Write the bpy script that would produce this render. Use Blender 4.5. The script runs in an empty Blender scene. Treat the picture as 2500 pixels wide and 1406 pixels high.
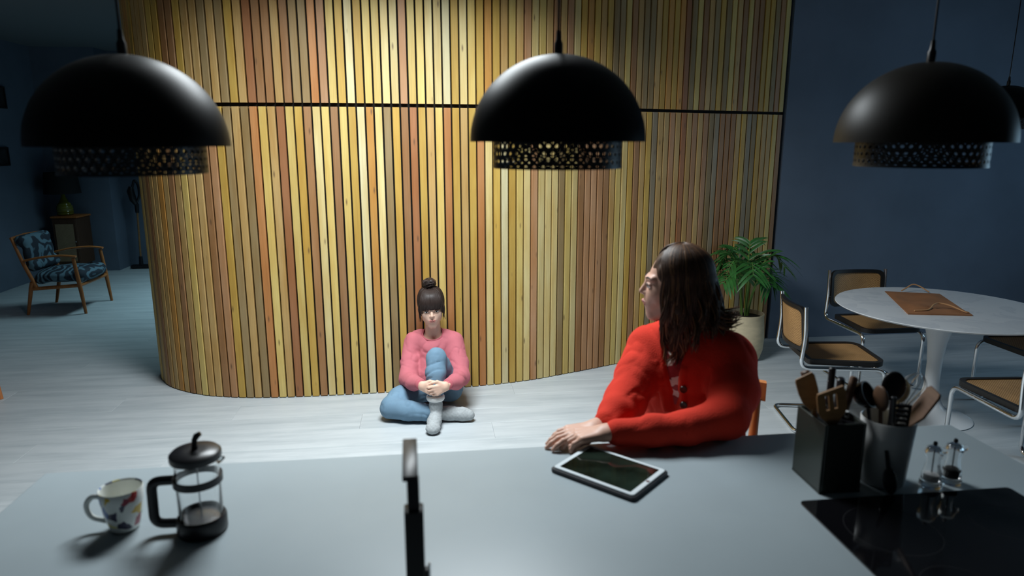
import bpy, math, random
import numpy as np
from mathutils import Vector, Matrix

# ---------------------------------------------------------------- camera, world, lights, exposure
scene = bpy.context.scene
COL = scene.collection
R = math.radians
random.seed(7)
rng = np.random.default_rng(7)

cam_data = bpy.data.cameras.new('camera')
cam_data.sensor_width = 36.0
cam_data.lens = 36.0 * 1671.0 / 2500.0
cam_data.clip_start = 0.05
cam_data.dof.use_dof = True
cam_data.dof.focus_distance = 4.75
cam_data.dof.aperture_fstop = 2.6
cam = bpy.data.objects.new('camera', cam_data)
COL.objects.link(cam)
cam.location = (0, 0, 1.755)
cam.rotation_euler = (R(90 - 12.1), 0, 0)
scene.camera = cam

world = bpy.data.worlds.new('world')
scene.world = world
world.use_nodes = True
world.node_tree.nodes['Background'].inputs[0].default_value = (0.30, 0.45, 0.6, 1)
world.node_tree.nodes['Background'].inputs[1].default_value = 0.35

YAW = R(7.0)                      # the house is turned a little against the camera
CU, SU = math.cos(YAW), math.sin(YAW)
def HF(u, v, z=0.0):
    return Vector((u * CU - v * SU, u * SU + v * CU, z))

def area_light(name, u, v, z, sx, sy, power, color, rot):
    d = bpy.data.lights.new(name, 'AREA')
    d.shape = 'RECTANGLE'; d.size = sx; d.size_y = sy
    d.energy = power; d.color = color
    o = bpy.data.objects.new(name, d); COL.objects.link(o)
    o.location = HF(u, v, z); o.rotation_euler = rot
    return o
CEIL = 2.95
# daylight through the roof lights and the dining-room window
SKY1 = (-0.78, 0.52, 2.80, 3.80)       # u0,u1,v0,v1 of the main roof light
SKY2 = (-2.45, -1.70, 7.6, 9.0)        # roof light of the back room
WIN = (2.2, 4.6, 1.0, 2.25)            # v0,v1,z0,z1 of the window in the right wall
L1 = area_light('daylight_roof', (SKY1[0]+SKY1[1])/2, (SKY1[2]+SKY1[3])/2, CEIL+0.06, 1.2, 0.92, 124, (0.89, 0.965, 1.0), (R(2), 0, YAW))
L1.data.spread = R(154)
L2 = area_light('daylight_back_room', (SKY2[0]+SKY2[1])/2, (SKY2[2]+SKY2[3])/2, CEIL+0.26, 0.75, 1.3, 30, (0.55, 0.88, 1.0), (0, R(8), YAW))
L2.data.spread = R(105)
area_light('daylight_window', 6.25, (WIN[0]+WIN[1])/2, (WIN[2]+WIN[3])/2, 2.4, 1.3, 46, (0.45, 0.75, 1.0), (0, R(90), YAW))

vs = scene.view_settings
vs.view_transform = 'Standard'; vs.look = 'None'
vs.exposure = 0.0; vs.gamma = 1.0; vs.use_curve_mapping = False

# ---------------------------------------------------------------- materials
def lin(r, g, b):
    f = lambda c: (c/255/12.92) if c/255 <= 0.04045 else ((c/255+0.055)/1.055)**2.4
    return (f(r), f(g), f(b), 1.0)
MATS = {}
def mat(name, col, rough=0.5, metal=0.0, spec=0.5, noise=0.0, nscale=20.0, nvec=(1,1,1), bump=0.0, bscale=80.0,
        sheen=0.0, trans=0.0, ior=1.45, coat=0.0, alpha=1.0):
    m = bpy.data.materials.new(name); m.use_nodes = True
    nt = m.node_tree; b = nt.nodes['Principled BSDF']
    b.inputs['Base Color'].default_value = col
    b.inputs['Roughness'].default_value = rough
    b.inputs['Metallic'].default_value = metal
    b.inputs['Specular IOR Level'].default_value = spec
    b.inputs['IOR'].default_value = ior
    b.inputs['Transmission Weight'].default_value = trans
    b.inputs['Coat Weight'].default_value = coat
    b.inputs['Sheen Weight'].default_value = sheen
    b.inputs['Alpha'].default_value = alpha
    if sheen: b.inputs['Sheen Roughness'].default_value = 0.5; b.inputs['Sheen Tint'].default_value = col
    if noise or bump:
        tc = nt.nodes.new('ShaderNodeTexCoord'); mp = nt.nodes.new('ShaderNodeMapping')
        mp.inputs['Scale'].default_value = nvec
        nt.links.new(tc.outputs['Object'], mp.inputs['Vector'])
    if noise:
        n = nt.nodes.new('ShaderNodeTexNoise'); n.inputs['Scale'].default_value = nscale; n.inputs['Detail'].default_value = 5
        nt.links.new(mp.outputs[0], n.inputs['Vector'])
        r = nt.nodes.new('ShaderNodeValToRGB')
        r.color_ramp.elements[0].position = 0.3; r.color_ramp.elements[1].position = 0.72
        r.color_ramp.elements[0].color = tuple(c*(1-noise) for c in col[:3]) + (1,)
        r.color_ramp.elements[1].color = tuple(min(1, c*(1+noise)) for c in col[:3]) + (1,)
        nt.links.new(n.outputs[0], r.inputs[0]); nt.links.new(r.outputs[0], b.inputs['Base Color'])
    if bump:
        n2 = nt.nodes.new('ShaderNodeTexNoise'); n2.inputs['Scale'].default_value = bscale; n2.inputs['Detail'].default_value = 3
        nt.links.new(mp.outputs[0], n2.inputs['Vector'])
        bp = nt.nodes.new('ShaderNodeBump'); bp.inputs['Strength'].default_value = bump; bp.inputs['Distance'].default_value = 0.004
        nt.links.new(n2.outputs[0], bp.inputs['Height']); nt.links.new(bp.outputs[0], b.inputs['Normal'])
    MATS[name] = m
    return m

def slat_material():
    m = bpy.data.materials.new('batten_wood'); m.use_nodes = True
    nt = m.node_tree; b = nt.nodes['Principled BSDF']; L = nt.links
    b.inputs['Roughness'].default_value = 0.55
    N = nt.nodes.new
    oi = N('ShaderNodeObjectInfo'); tc = N('ShaderNodeTexCoord')
    mul = N('ShaderNodeMath'); mul.operation = 'MULTIPLY'; mul.inputs[1].default_value = 61.0
    L.new(oi.outputs['Random'], mul.inputs[0])
    add = N('ShaderNodeVectorMath'); add.operation = 'ADD'
    L.new(tc.outputs['Object'], add.inputs[0]); L.new(mul.outputs[0], add.inputs[1])
    def noise(scale, detail=4.0):
        mp = N('ShaderNodeMapping'); mp.inputs['Scale'].default_value = scale
        L.new(add.outputs[0], mp.inputs['Vector'])
        n = N('ShaderNodeTexNoise'); n.inputs['Scale'].default_value = 1.0; n.inputs['Detail'].default_value = detail
        L.new(mp.outputs[0], n.inputs['Vector']); return n.outputs[0]
    def mapr(src, a, c, lo, hi):
        r = N('ShaderNodeMapRange'); r.inputs[1].default_value = a; r.inputs[2].default_value = c
        r.inputs[3].default_value = lo; r.inputs[4].default_value = hi
        L.new(src, r.inputs[0]); return r.outputs[0]
    def mix(kind, fac, a, bb):
        x = N('ShaderNodeMix'); x.data_type = 'RGBA'; x.blend_type = kind
        if isinstance(fac, float): x.inputs[0].default_value = fac
        else: L.new(fac, x.inputs[0])
        for s, i in ((a, 6), (bb, 7)):
            if isinstance(s, tuple): x.inputs[i].default_value = s
            else: L.new(s, x.inputs[i])
        return x.outputs[2]
    blotch = mapr(noise((14, 14, 2.2), 3), 0.32, 0.7, 0.0, 1.0)
    c1 = mix('MULTIPLY', blotch, oi.outputs['Color'], (0.86, 0.74, 0.54, 1))
    fine = mapr(noise((240, 240, 5.0), 3), 0.25, 0.75, 0.88, 1.1)
    f3 = N('ShaderNodeCombineColor'); [L.new(fine, f3.inputs[i]) for i in range(3)]
    c2 = mix('MULTIPLY', 1.0, c1, f3.outputs[0])
    mpk = N('ShaderNodeMapping'); mpk.inputs['Scale'].default_value = (13, 13, 3.6)
    L.new(add.outputs[0], mpk.inputs['Vector'])
    vk = N('ShaderNodeTexVoronoi'); vk.inputs['Scale'].default_value = 1.0
    L.new(mpk.outputs[0], vk.inputs['Vector'])
    knot = mapr(vk.outputs['Distance'], 0.03, 0.11, 0.75, 0.0)
    c3 = mix('MIX', knot, c2, (0.10, 0.05, 0.022, 1))
    L.new(c3, b.inputs['Base Color'])
    MATS['batten'] = m

def floor_material():
    m = bpy.data.materials.new('limed_floor'); m.use_nodes = True
    nt = m.node_tree; b = nt.nodes['Principled BSDF']; L = nt.links; N = nt.nodes.new
    b.inputs['Roughness'].default_value = 0.42; b.inputs['Specular IOR Level'].default_value = 0.35
    oi = N('ShaderNodeObjectInfo'); tc = N('ShaderNodeTexCoord')
    mul = N('ShaderNodeMath'); mul.operation = 'MULTIPLY'; mul.inputs[1].default_value = 37.0
    L.new(oi.outputs['Random'], mul.inputs[0])
    add = N('ShaderNodeVectorMath'); add.operation = 'ADD'
    L.new(tc.outputs['Object'], add.inputs[0]); L.new(mul.outputs[0], add.inputs[1])
    mp = N('ShaderNodeMapping'); mp.inputs['Scale'].default_value = (1.2, 9, 1); L.new(add.outputs[0], mp.inputs[0])
    n = N('ShaderNodeTexNoise'); n.inputs['Scale'].default_value = 1.3; n.inputs['Detail'].default_value = 7; n.inputs['Roughness'].default_value = 0.62
    L.new(mp.outputs[0], n.inputs['Vector'])
    r = N('ShaderNodeValToRGB')
    e = r.color_ramp.elements
    e[0].position = 0.30; e[0].color = lin(166, 174, 178)
    e[1].position = 0.60; e[1].color = lin(188, 194, 197)
    L.new(n.outputs[0], r.inputs[0]); L.new(r.outputs[0], b.inputs['Base Color'])
    MATS['floor'] = m

def marble_material():
    m = bpy.data.materials.new('white_marble'); m.use_nodes = True
    nt = m.node_tree; b = nt.nodes['Principled BSDF']; L = nt.links; N = nt.nodes.new
    b.inputs['Roughness'].default_value = 0.22
    tc = N('ShaderNodeTexCoord')
    n = N('ShaderNodeTexNoise'); n.inputs['Scale'].default_value = 4.0; n.inputs['Detail'].default_value = 8; n.inputs['Distortion'].default_value = 1.4
    L.new(tc.outputs['Object'], n.inputs['Vector'])
    r = N('ShaderNodeValToRGB'); e = r.color_ramp.elements
    e[0].position = 0.36; e[0].color = lin(218, 221, 224)
    e[1].position = 0.56; e[1].color = lin(225, 227, 229)
    k = e.new(0.46); k.color = lin(213, 216, 220)
    k2 = e.new(0.49); k2.color = lin(224, 226, 228)
    L.new(n.outputs[0], r.inputs[0]); L.new(r.outputs[0], b.inputs['Base Color'])
    MATS['marble'] = m

def patch_material(name, base, stops, scale, rough, vec=(1,1,1)):
    """printed patches: cells of flat colour"""
    m = bpy.data.materials.new(name); m.use_nodes = True
    nt = m.node_tree; b = nt.nodes['Principled BSDF']; L = nt.links; N = nt.nodes.new
    b.inputs['Roughness'].default_value = rough
    tc = N('ShaderNodeTexCoord'); mp = N('ShaderNodeMapping'); mp.inputs['Scale'].default_value = vec
    L.new(tc.outputs['Object'], mp.inputs[0])
    nz = N('ShaderNodeTexNoise'); nz.inputs['Scale'].default_value = scale*1.2
    L.new(mp.outputs[0], nz.inputs['Vector'])
    ad = N('ShaderNodeVectorMath'); ad.operation = 'MULTIPLY_ADD'; ad.inputs[1].default_value = (0.5/scale,)*3
    L.new(nz.outputs['Color'], ad.inputs[0]); L.new(mp.outputs[0], ad.inputs[2])
    v = N('ShaderNodeTexVoronoi'); v.inputs['Scale'].default_value = scale
    L.new(ad.outputs[0], v.inputs['Vector'])
    sp = N('ShaderNodeSeparateColor'); L.new(v.outputs['Color'], sp.inputs[0])
    r = N('ShaderNodeValToRGB'); r.color_ramp.interpolation = 'CONSTANT'
    e = r.color_ramp.elements
    e[0].position = 0; e[0].color = base; e[1].position = stops[0][0]; e[1].color = stops[0][1]
    for p, c in stops[1:]:
        k = e.new(p); k.color = c
    L.new(sp.outputs[0], r.inputs[0]); L.new(r.outputs[0], b.inputs['Base Color'])
    MATS[name] = m

def weave_material(name, c1, c2, scale):
    """woven cane: fine chequered relief"""
    m = bpy.data.materials.new(name); m.use_nodes = True
    nt = m.node_tree; b = nt.nodes['Principled BSDF']; L = nt.links; N = nt.nodes.new
    b.inputs['Roughness'].default_value = 0.55
    tc = N('ShaderNodeTexCoord')
    w = N('ShaderNodeTexChecker'); w.inputs['Scale'].default_value = scale
    w.inputs['Color1'].default_value = c1; w.inputs['Color2'].default_value = c2
    L.new(tc.outputs['Object'], w.inputs['Vector'])
    n = N('ShaderNodeTexNoise'); n.inputs['Scale'].default_value = 9.0
    L.new(tc.outputs['Object'], n.inputs['Vector'])
    mx = N('ShaderNodeMix'); mx.data_type = 'RGBA'; mx.blend_type = 'MULTIPLY'; mx.inputs[0].default_value = 0.5
    L.new(w.outputs['Color'], mx.inputs[6]); L.new(n.outputs[0], mx.inputs[7])
    L.new(mx.outputs[2], b.inputs['Base Color'])
    MATS[name] = m

def vein_material(name, dark, light, scale, rough=0.8):
    """pattern of light strokes on dark cloth"""
    m = bpy.data.materials.new(name); m.use_nodes = True
    nt = m.node_tree; b = nt.nodes['Principled BSDF']; L = nt.links; N = nt.nodes.new
    b.inputs['Roughness'].default_value = rough
    tc = N('ShaderNodeTexCoord')
    w = N('ShaderNodeTexWave'); w.inputs['Scale'].default_value = scale; w.inputs['Distortion'].default_value = 14; w.inputs['Detail'].default_value = 2
    L.new(tc.outputs['Object'], w.inputs['Vector'])
    r = N('ShaderNodeValToRGB'); e = r.color_ramp.elements
    e[0].position = 0.45; e[0].color = dark; e[1].position = 0.75; e[1].color = light
    L.new(w.outputs[0], r.inputs[0]); L.new(r.outputs[0], b.inputs['Base Color'])
    MATS[name] = m

slat_material(); floor_material(); marble_material()
mat('backing', (0.006, 0.005, 0.004, 1), 0.9)
mat('blue_wall', lin(96, 108, 124), 0.85, noise=0.10, nscale=2.0, bump=0.15, bscale=60)
mat('ceiling', lin(98, 105, 109), 0.9)
mat('white_frame', lin(225, 228, 228), 0.5)
mat('counter', lin(152, 163, 168), 0.42, spec=0.4, noise=0.025, nscale=6)
mat('cabinet_grey', lin(90, 96, 100), 0.6)
mat('black_metal', (0.012, 0.012, 0.013, 1), 0.42, spec=0.5)
mat('lamp_black', (0.003, 0.003, 0.003, 1), 0.46, spec=0.13)
mat('lamp_taupe', (0.010, 0.008, 0.006, 1), 0.46, spec=0.20)
mat('black_plastic', (0.008, 0.008, 0.010, 1), 0.35)
mat('black_gloss', (0.004, 0.004, 0.005, 1), 0.07)
mat('hob_print', (0.02, 0.02, 0.022, 1), 0.25)
mat('chrome', (0.80, 0.82, 0.84, 1), 0.13, metal=1.0)
mat('steel', (0.62, 0.63, 0.64, 1), 0.25, metal=1.0)
mat('black_wood', (0.010, 0.009, 0.009, 1), 0.38)
weave_material('cane', lin(205, 160, 105), lin(150, 108, 62), 150)
weave_material('cane_pale', lin(190, 165, 130), lin(140, 115, 84), 120)
mat('white_lacquer', lin(226, 230, 233), 0.22)
mat('glass', (1, 1, 1, 1), 0.02, trans=1.0, ior=1.45)
mat('mug_white', lin(226, 230, 226), 0.25)
patch_material('mug_print', lin(226, 230, 226), [(0.46, lin(190, 60, 60)), (0.55, lin(70, 110, 180)), (0.61, lin(232, 224, 150)),
               (0.66, lin(70, 70, 90)), (0.74, lin(170, 205, 190)), (0.82, lin(214, 180, 60)), (0.9, lin(150, 50, 70))], 50, 0.25)
mat('tea', lin(170, 150, 95), 0.2)
mat('coffee', (0.012, 0.008, 0.005, 1), 0.15)
mat('salt', lin(225, 228, 230), 0.7)
mat('pepper', (0.012, 0.009, 0.008, 1), 0.8, bump=0.8, bscale=400)
mat('tablet_case', (0.010, 0.010, 0.014, 1), 0.5)
mat('tablet_bezel', lin(214, 222, 226), 0.2)
mat('screen', (0.008, 0.014, 0.010, 1), 0.06, spec=0.6, noise=0.8, nscale=14)
mat('box_green', (0.028, 0.034, 0.028, 1), 0.30)
mat('crock', lin(205, 205, 203), 0.30)
mat('wood_dark', lin(92, 66, 48), 0.5, noise=0.2, nscale=8, nvec=(1, 1, 12))
mat('wood_mid', lin(132, 96, 58), 0.5, noise=0.2, nscale=10, nvec=(1, 1, 8))
mat('wood_pale', lin(196, 176, 130), 0.5, noise=0.1, nscale=10)
mat('wood_orange', lin(186, 118, 70), 0.38, noise=0.16, nscale=12, nvec=(8, 8, 1))
mat('teak', lin(160, 98, 50), 0.45, noise=0.2, nscale=12, nvec=(8, 8, 1))
mat('walnut', lin(74, 50, 34), 0.5, noise=0.2, nscale=9, nvec=(8, 8, 1))
mat('kraft', lin(154, 104, 68), 0.8, noise=0.14, nscale=7, bump=0.6, bscale=30)
mat('kraft_handle', lin(190, 144, 100), 0.8)
mat('pot', lin(205, 190, 158), 0.8, noise=0.12, nscale=9, nvec=(1, 1, 3), bump=0.4, bscale=60)
mat('soil', (0.02, 0.013, 0.008, 1), 0.95, bump=0.8, bscale=120)
mat('leaf', lin(48, 100, 46), 0.38, noise=0.35, nscale=14)
mat('stem', lin(100, 134, 62), 0.5)
mat('skin', lin(226, 186, 164), 0.5, noise=0.05, nscale=30)
mat('skin_shade', lin(202, 158, 138), 0.5, noise=0.05, nscale=30)  # same skin darkened, so the shade on the face is in the colour
mat('lips', lin(192, 124, 114), 0.4)
mat('eye_white', lin(226, 222, 218), 0.2)
mat('iris', (0.012, 0.009, 0.008, 1), 0.1)
mat('lash', (0.012, 0.008, 0.007, 1), 0.7)
mat('hair_dark', lin(44, 32, 28), 0.50, spec=0.4, noise=0.3, nscale=60, nvec=(4, 4, 0.6))
mat('hair_brown', lin(66, 45, 32), 0.52, spec=0.35, noise=0.35, nscale=40, nvec=(4, 4, 0.6))
mat('hair_light', lin(126, 90, 58), 0.42, spec=0.5)
mat('pink_knit', lin(192, 106, 116), 0.9, sheen=0.3, noise=0.05, nscale=9, bump=0.25, bscale=260)
mat('pink_rib', lin(184, 96, 106), 0.9, sheen=0.3, bump=0.4, bscale=300)
mat('denim', lin(108, 138, 160), 0.85, noise=0.16, nscale=7, bump=0.3, bscale=420)
mat('dark_denim', (0.012, 0.014, 0.024, 1), 0.85)
mat('sock_grey', lin(166, 171, 173), 0.95, noise=0.12, nscale=60, bump=0.35, bscale=220)
mat('sock_fleece', lin(232, 232, 230), 0.95, bump=0.5, bscale=240)
mat('red_knit', lin(200, 46, 26), 0.95, sheen=0.5, noise=0.06, nscale=10, bump=0.35, bscale=220)
patch_material('blouse', lin(150, 20, 30), [(0.45, lin(226, 216, 204)), (0.7, lin(120, 14, 34)), (0.85, lin(230, 222, 214))], 46, 0.6)
mat('button', (0.03, 0.014, 0.008, 1), 0.3)
mat('green_glass', lin(104, 104, 34), 0.12, coat=0.5)
mat('shade_black', (0.006, 0.006, 0.007, 1), 0.85)
vein_material('blue_leaf_cloth', lin(20, 32, 46), lin(84, 112, 126), 5.0)
mat('picture_dark', lin(40, 44, 46), 0.4, noise=0.5, nscale=12)
# ---------------------------------------------------------------- mesh helpers
class MB:
    def __init__(s): s.v = []; s.f = []
    def add(s, verts, faces, M=None):
        o = len(s.v)
        for p in verts:
            p = Vector(p)
            s.v.append(tuple(M @ p) if M is not None else tuple(p))
        s.f += [tuple(i + o for i in f) for f in faces]
        return s
    def box(s, lo, hi, M=None, bev=0.0):
        x0, y0, z0 = lo; x1, y1, z1 = hi
        if bev <= 0:
            v = [(x0,y0,z0),(x1,y0,z0),(x1,y1,z0),(x0,y1,z0),(x0,y0,z1),(x1,y0,z1),(x1,y1,z1),(x0,y1,z1)]
            return s.add(v, [(3,2,1,0),(4,5,6,7),(0,1,5,4),(1,2,6,5),(2,3,7,6),(3,0,4,7)], M)
        b = min(bev, (x1-x0)/2.01, (y1-y0)/2.01, (z1-z0)/2.01)
        rings = []
        def ring(ins, z):
            a, c, d, e = x0+ins, x1-ins, y0+ins, y1-ins; k = b
            return [(a+k-ins*0,d,z),(c-k,d,z),(c,d+k,z),(c,e-k,z),(c-k,e,z),(a+k,e,z),(a,e-k,z),(a,d+k,z)]
        for ins, z in ((b,z0),(0,z0+b),(0,z1-b),(b,z1)): rings.append(ring(ins, z))
        v = [p for r_ in rings for p in r_]; f = [tuple(range(7,-1,-1)), tuple(24+i for i in range(8))]
        for q in range(3):
            for i in range(8):
                j = (i+1) % 8
                f.append((q*8+i, q*8+j, q*8+8+j, q*8+8+i))
        return s.add(v, f, M)
    def lathe(s, prof, n=32, M=None, closed=False):
        """prof: (r,z) pairs; r==0 ends close to a point; closed joins last to first"""
        v = []; f = []; idx = []
        for r_, z in prof:
            if r_ <= 1e-6: idx.append([len(v)]); v.append((0,0,z))
            else:
                idx.append(list(range(len(v), len(v)+n)))
                v += [(r_*math.cos(2*math.pi*i/n), r_*math.sin(2*math.pi*i/n), z) for i in range(n)]
        pairs = list(zip(idx[:-1], idx[1:])) + ([(idx[-1], idx[0])] if closed else [])
        for a, b in pairs:
            for i in range(n):
                j = (i+1) % n
                if len(a) == 1 and len(b) == 1: continue
                if len(a) == 1: f.append((a[0], b[j], b[i]))
                elif len(b) == 1: f.append((a[i], a[j], b[0]))
                else: f.append((a[i], a[j], b[j], b[i]))
        return s.add(v, f, M)
    def tube(s, pts, rad, n=10, M=None, cap=True, flat=1.0, closed=False, up=None):
        P = [Vector(p) for p in pts]; m = len(P)
        rr = rad if isinstance(rad, (list, tuple)) else [rad]*m
        T = []
        for i in range(m):
            if closed: t = P[(i+1) % m] - P[i-1]
            else: t = P[min(i+1, m-1)] - P[max(i-1, 0)]
            T.append(t.normalized() if t.length > 1e-9 else Vector((0,0,1)))
        ref = Vector(up) if up else (Vector((0,0,1)) if abs(T[0].z) < 0.9 else Vector((1,0,0)))
        u = (ref - T[0]*ref.dot(T[0])).normalized()
        v = []; f = []
        for i in range(m):
            if not up: u = (u - T[i]*u.dot(T[i])).normalized()
            else:
                uu = ref - T[i]*ref.dot(T[i])
                if uu.length > 1e-4: u = uu.normalized()
            w = T[i].cross(u)
            for k in range(n):
                a = 2*math.pi*k/n
                v.append(P[i] + u*(rr[i]*flat*math.cos(a)) + w*(rr[i]*math.sin(a)))
        for i in range(m if closed else m-1):
            for k in range(n):
                a, b = i*n+k, i*n+(k+1) % n
                c, d = ((i+1) % m)*n+(k+1) % n, ((i+1) % m)*n+k
                f.append((a, b, c, d))
        if cap and not closed:
            f.append(tuple(range(n-1, -1, -1))); f.append(tuple((m-1)*n+k for k in range(n)))
        return s.add(v, f, M)
    def prism(s, poly, z0, z1, M=None, bev=0.0):
        """extrude a 2D outline (counter-clockwise) along z; bev shrinks both ends"""
        n = len(poly); c = Vector((sum(p[0] for p in poly)/n, sum(p[1] for p in poly)/n))
        def ins(d):
            out = []
            for i in range(n):
                a, b, e = Vector(poly[i-1]), Vector(poly[i]), Vector(poly[(i+1) % n])
                t = (e - a)
                nn = Vector((-t.y, t.x)); nn = nn.normalized() if nn.length > 1e-9 else Vector((0,0))
                out.append(b + nn*d)
            return out
        rings = [(ins(bev), z0), (poly, z0+bev), (poly, z1-bev), (ins(bev), z1)] if bev else [(poly, z0), (poly, z1)]
        v = [(p[0], p[1], z) for q, z in rings for p in q]
        f = [tuple(range(n-1, -1, -1)), tuple((len(rings)-1)*n+i for i in range(n))]
        for q in range(len(rings)-1):
            for i in range(n):
                j = (i+1) % n
                f.append((q*n+i, q*n+j, (q+1)*n+j, (q+1)*n+i))
        return s.add(v, f, M)
    def sphere(s, c, r_, n=16, m=10, M=None):
        rx, ry, rz = (r_, r_, r_) if not isinstance(r_, (tuple, list)) else r_
        T = Matrix.Translation(c) @ Matrix.Diagonal((rx, ry, rz, 1))
        if M is not None: T = M @ T
        return s.lathe([(math.sin(math.pi*i/m), -math.cos(math.pi*i/m)) if 0 < i < m else (0, -math.cos(math.pi*i/m)) for i in range(m+1)], n, T)
    def mesh(s, name, material, smooth=40):
        me = bpy.data.meshes.new(name)
        me.from_pydata([tuple(p) for p in s.v], [], s.f); me.update()
        if smooth:
            me.polygons.foreach_set('use_smooth', [True]*len(me.polygons))
            if smooth < 180: me.set_sharp_from_angle(angle=R(smooth))
        if material: me.materials.append(MATS[material])
        return me
    def build(s, name, material, parent=None, smooth=40, loc=None):
        return link(name, s.mesh(name, material, smooth), parent, loc)

def link(name, me, parent=None, loc=None):
    o = bpy.data.objects.new(name, me); COL.objects.link(o)
    if parent: o.parent = parent
    if loc is not None: o.location = loc
    return o
def tag(o, label, cat, group=None):
    o['label'] = label; o['category'] = cat
    if group: o['group'] = group
    return o
def thing(name, label, cat, loc=(0,0,0), rz=0.0, group=None):
    o = bpy.data.objects.new(name, None); COL.objects.link(o)
    o.empty_display_size = 0.1
    o.location = loc; o.rotation_euler = (0, 0, rz)
    return tag(o, label, cat, group)
def structure(name, mb, material, smooth=0, parent=None):
    o = mb.build(name, material, parent, smooth)
    o['kind'] = 'structure'
    return o
def copy_tree(o, parent=None):
    c = o.copy(); COL.objects.link(c); c.parent = parent
    for ch in o.children: copy_tree(ch, c)
    return c
def rounded(pts, r_, n=5):
    """polyline with rounded inner corners"""
    P = [Vector(p) for p in pts]; out = [P[0]]
    for i in range(1, len(P)-1):
        a, b, c = P[i-1], P[i], P[i+1]
        d1, d2 = (a-b), (c-b); k = min(r_, d1.length*0.49, d2.length*0.49)
        s1, s2 = b + d1.normalized()*k, b + d2.normalized()*k
        for q in range(n+1):
            t = q/n
            out.append(s1*(1-t)**2 + b*(2*t*(1-t)) + s2*t*t)
    out.append(P[-1]); return out
def round_rect(w, h, r_, n=5):
    out = []
    for cx, cy, a0 in ((w/2-r_, h/2-r_, 0), (-w/2+r_, h/2-r_, 90), (-w/2+r_, -h/2+r_, 180), (w/2-r_, -h/2+r_, 270)):
        for i in range(n+1):
            a = R(a0 + 90*i/n); out.append((cx + r_*math.cos(a), cy + r_*math.sin(a)))
    return out
def spline(P, n):
    """Catmull-Rom through points, n samples per span"""
    P = [np.array(p, float) for p in P]; out = []
    Q = [2*P[0]-P[1]] + P + [2*P[-1]-P[-2]]
    for i in range(1, len(Q)-2):
        for t in np.linspace(0, 1, n, endpoint=False):
            a, b, c, d = Q[i-1], Q[i], Q[i+1], Q[i+2]
            out.append(0.5*((2*b) + (c-a)*t + (2*a-5*b+4*c-d)*t*t + (3*b-a-3*c+d)*t**3))
    out.append(P[-1]); return out

# ---------------------------------------------------------------- soft bodies: distance field -> surface net
def cone(a, b, r1, r2, k=0.012, op='u'):
    a, b = np.array(a, float), np.array(b, float); ba = b - a; L2 = max(float(ba @ ba), 1e-12)
    rm = max(r1, r2)
    def fn(X, Y, Z):
        t = np.clip(((X-a[0])*ba[0] + (Y-a[1])*ba[1] + (Z-a[2])*ba[2]) / L2, 0, 1)
        return np.sqrt((X-a[0]-t*ba[0])**2 + (Y-a[1]-t*ba[1])**2 + (Z-a[2]-t*ba[2])**2) - (r1 + (r2-r1)*t)
    return fn, np.minimum(a, b) - rm, np.maximum(a, b) + rm, k, op
def ell(c, r_, k=0.012, op='u', rot=None):
    c = np.array(c, float); r_ = np.array(r_, float); rm = r_ if rot is None else np.full(3, r_.max())
    Rm = None if rot is None else np.array(rot.to_3x3().transposed())
    def fn(X, Y, Z):
        x, y, z = X-c[0], Y-c[1], Z-c[2]
        if Rm is not None:
            x, y, z = Rm[0,0]*x+Rm[0,1]*y+Rm[0,2]*z, Rm[1,0]*x+Rm[1,1]*y+Rm[1,2]*z, Rm[2,0]*x+Rm[2,1]*y+Rm[2,2]*z
        k0 = np.sqrt((x/r_[0])**2 + (y/r_[1])**2 + (z/r_[2])**2)
        k1 = np.sqrt((x/r_[0]**2)**2 + (y/r_[1]**2)**2 + (z/r_[2]**2)**2)
        return k0*(k0-1)/np.maximum(k1, 1e-9)
    return fn, c - rm, c + rm, k, op
def chain(pts, rad, k=0.012, op='u'):
    return [cone(pts[i], pts[i+1], rad[i], rad[i+1], k, op) for i in range(len(pts)-1)]

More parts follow.
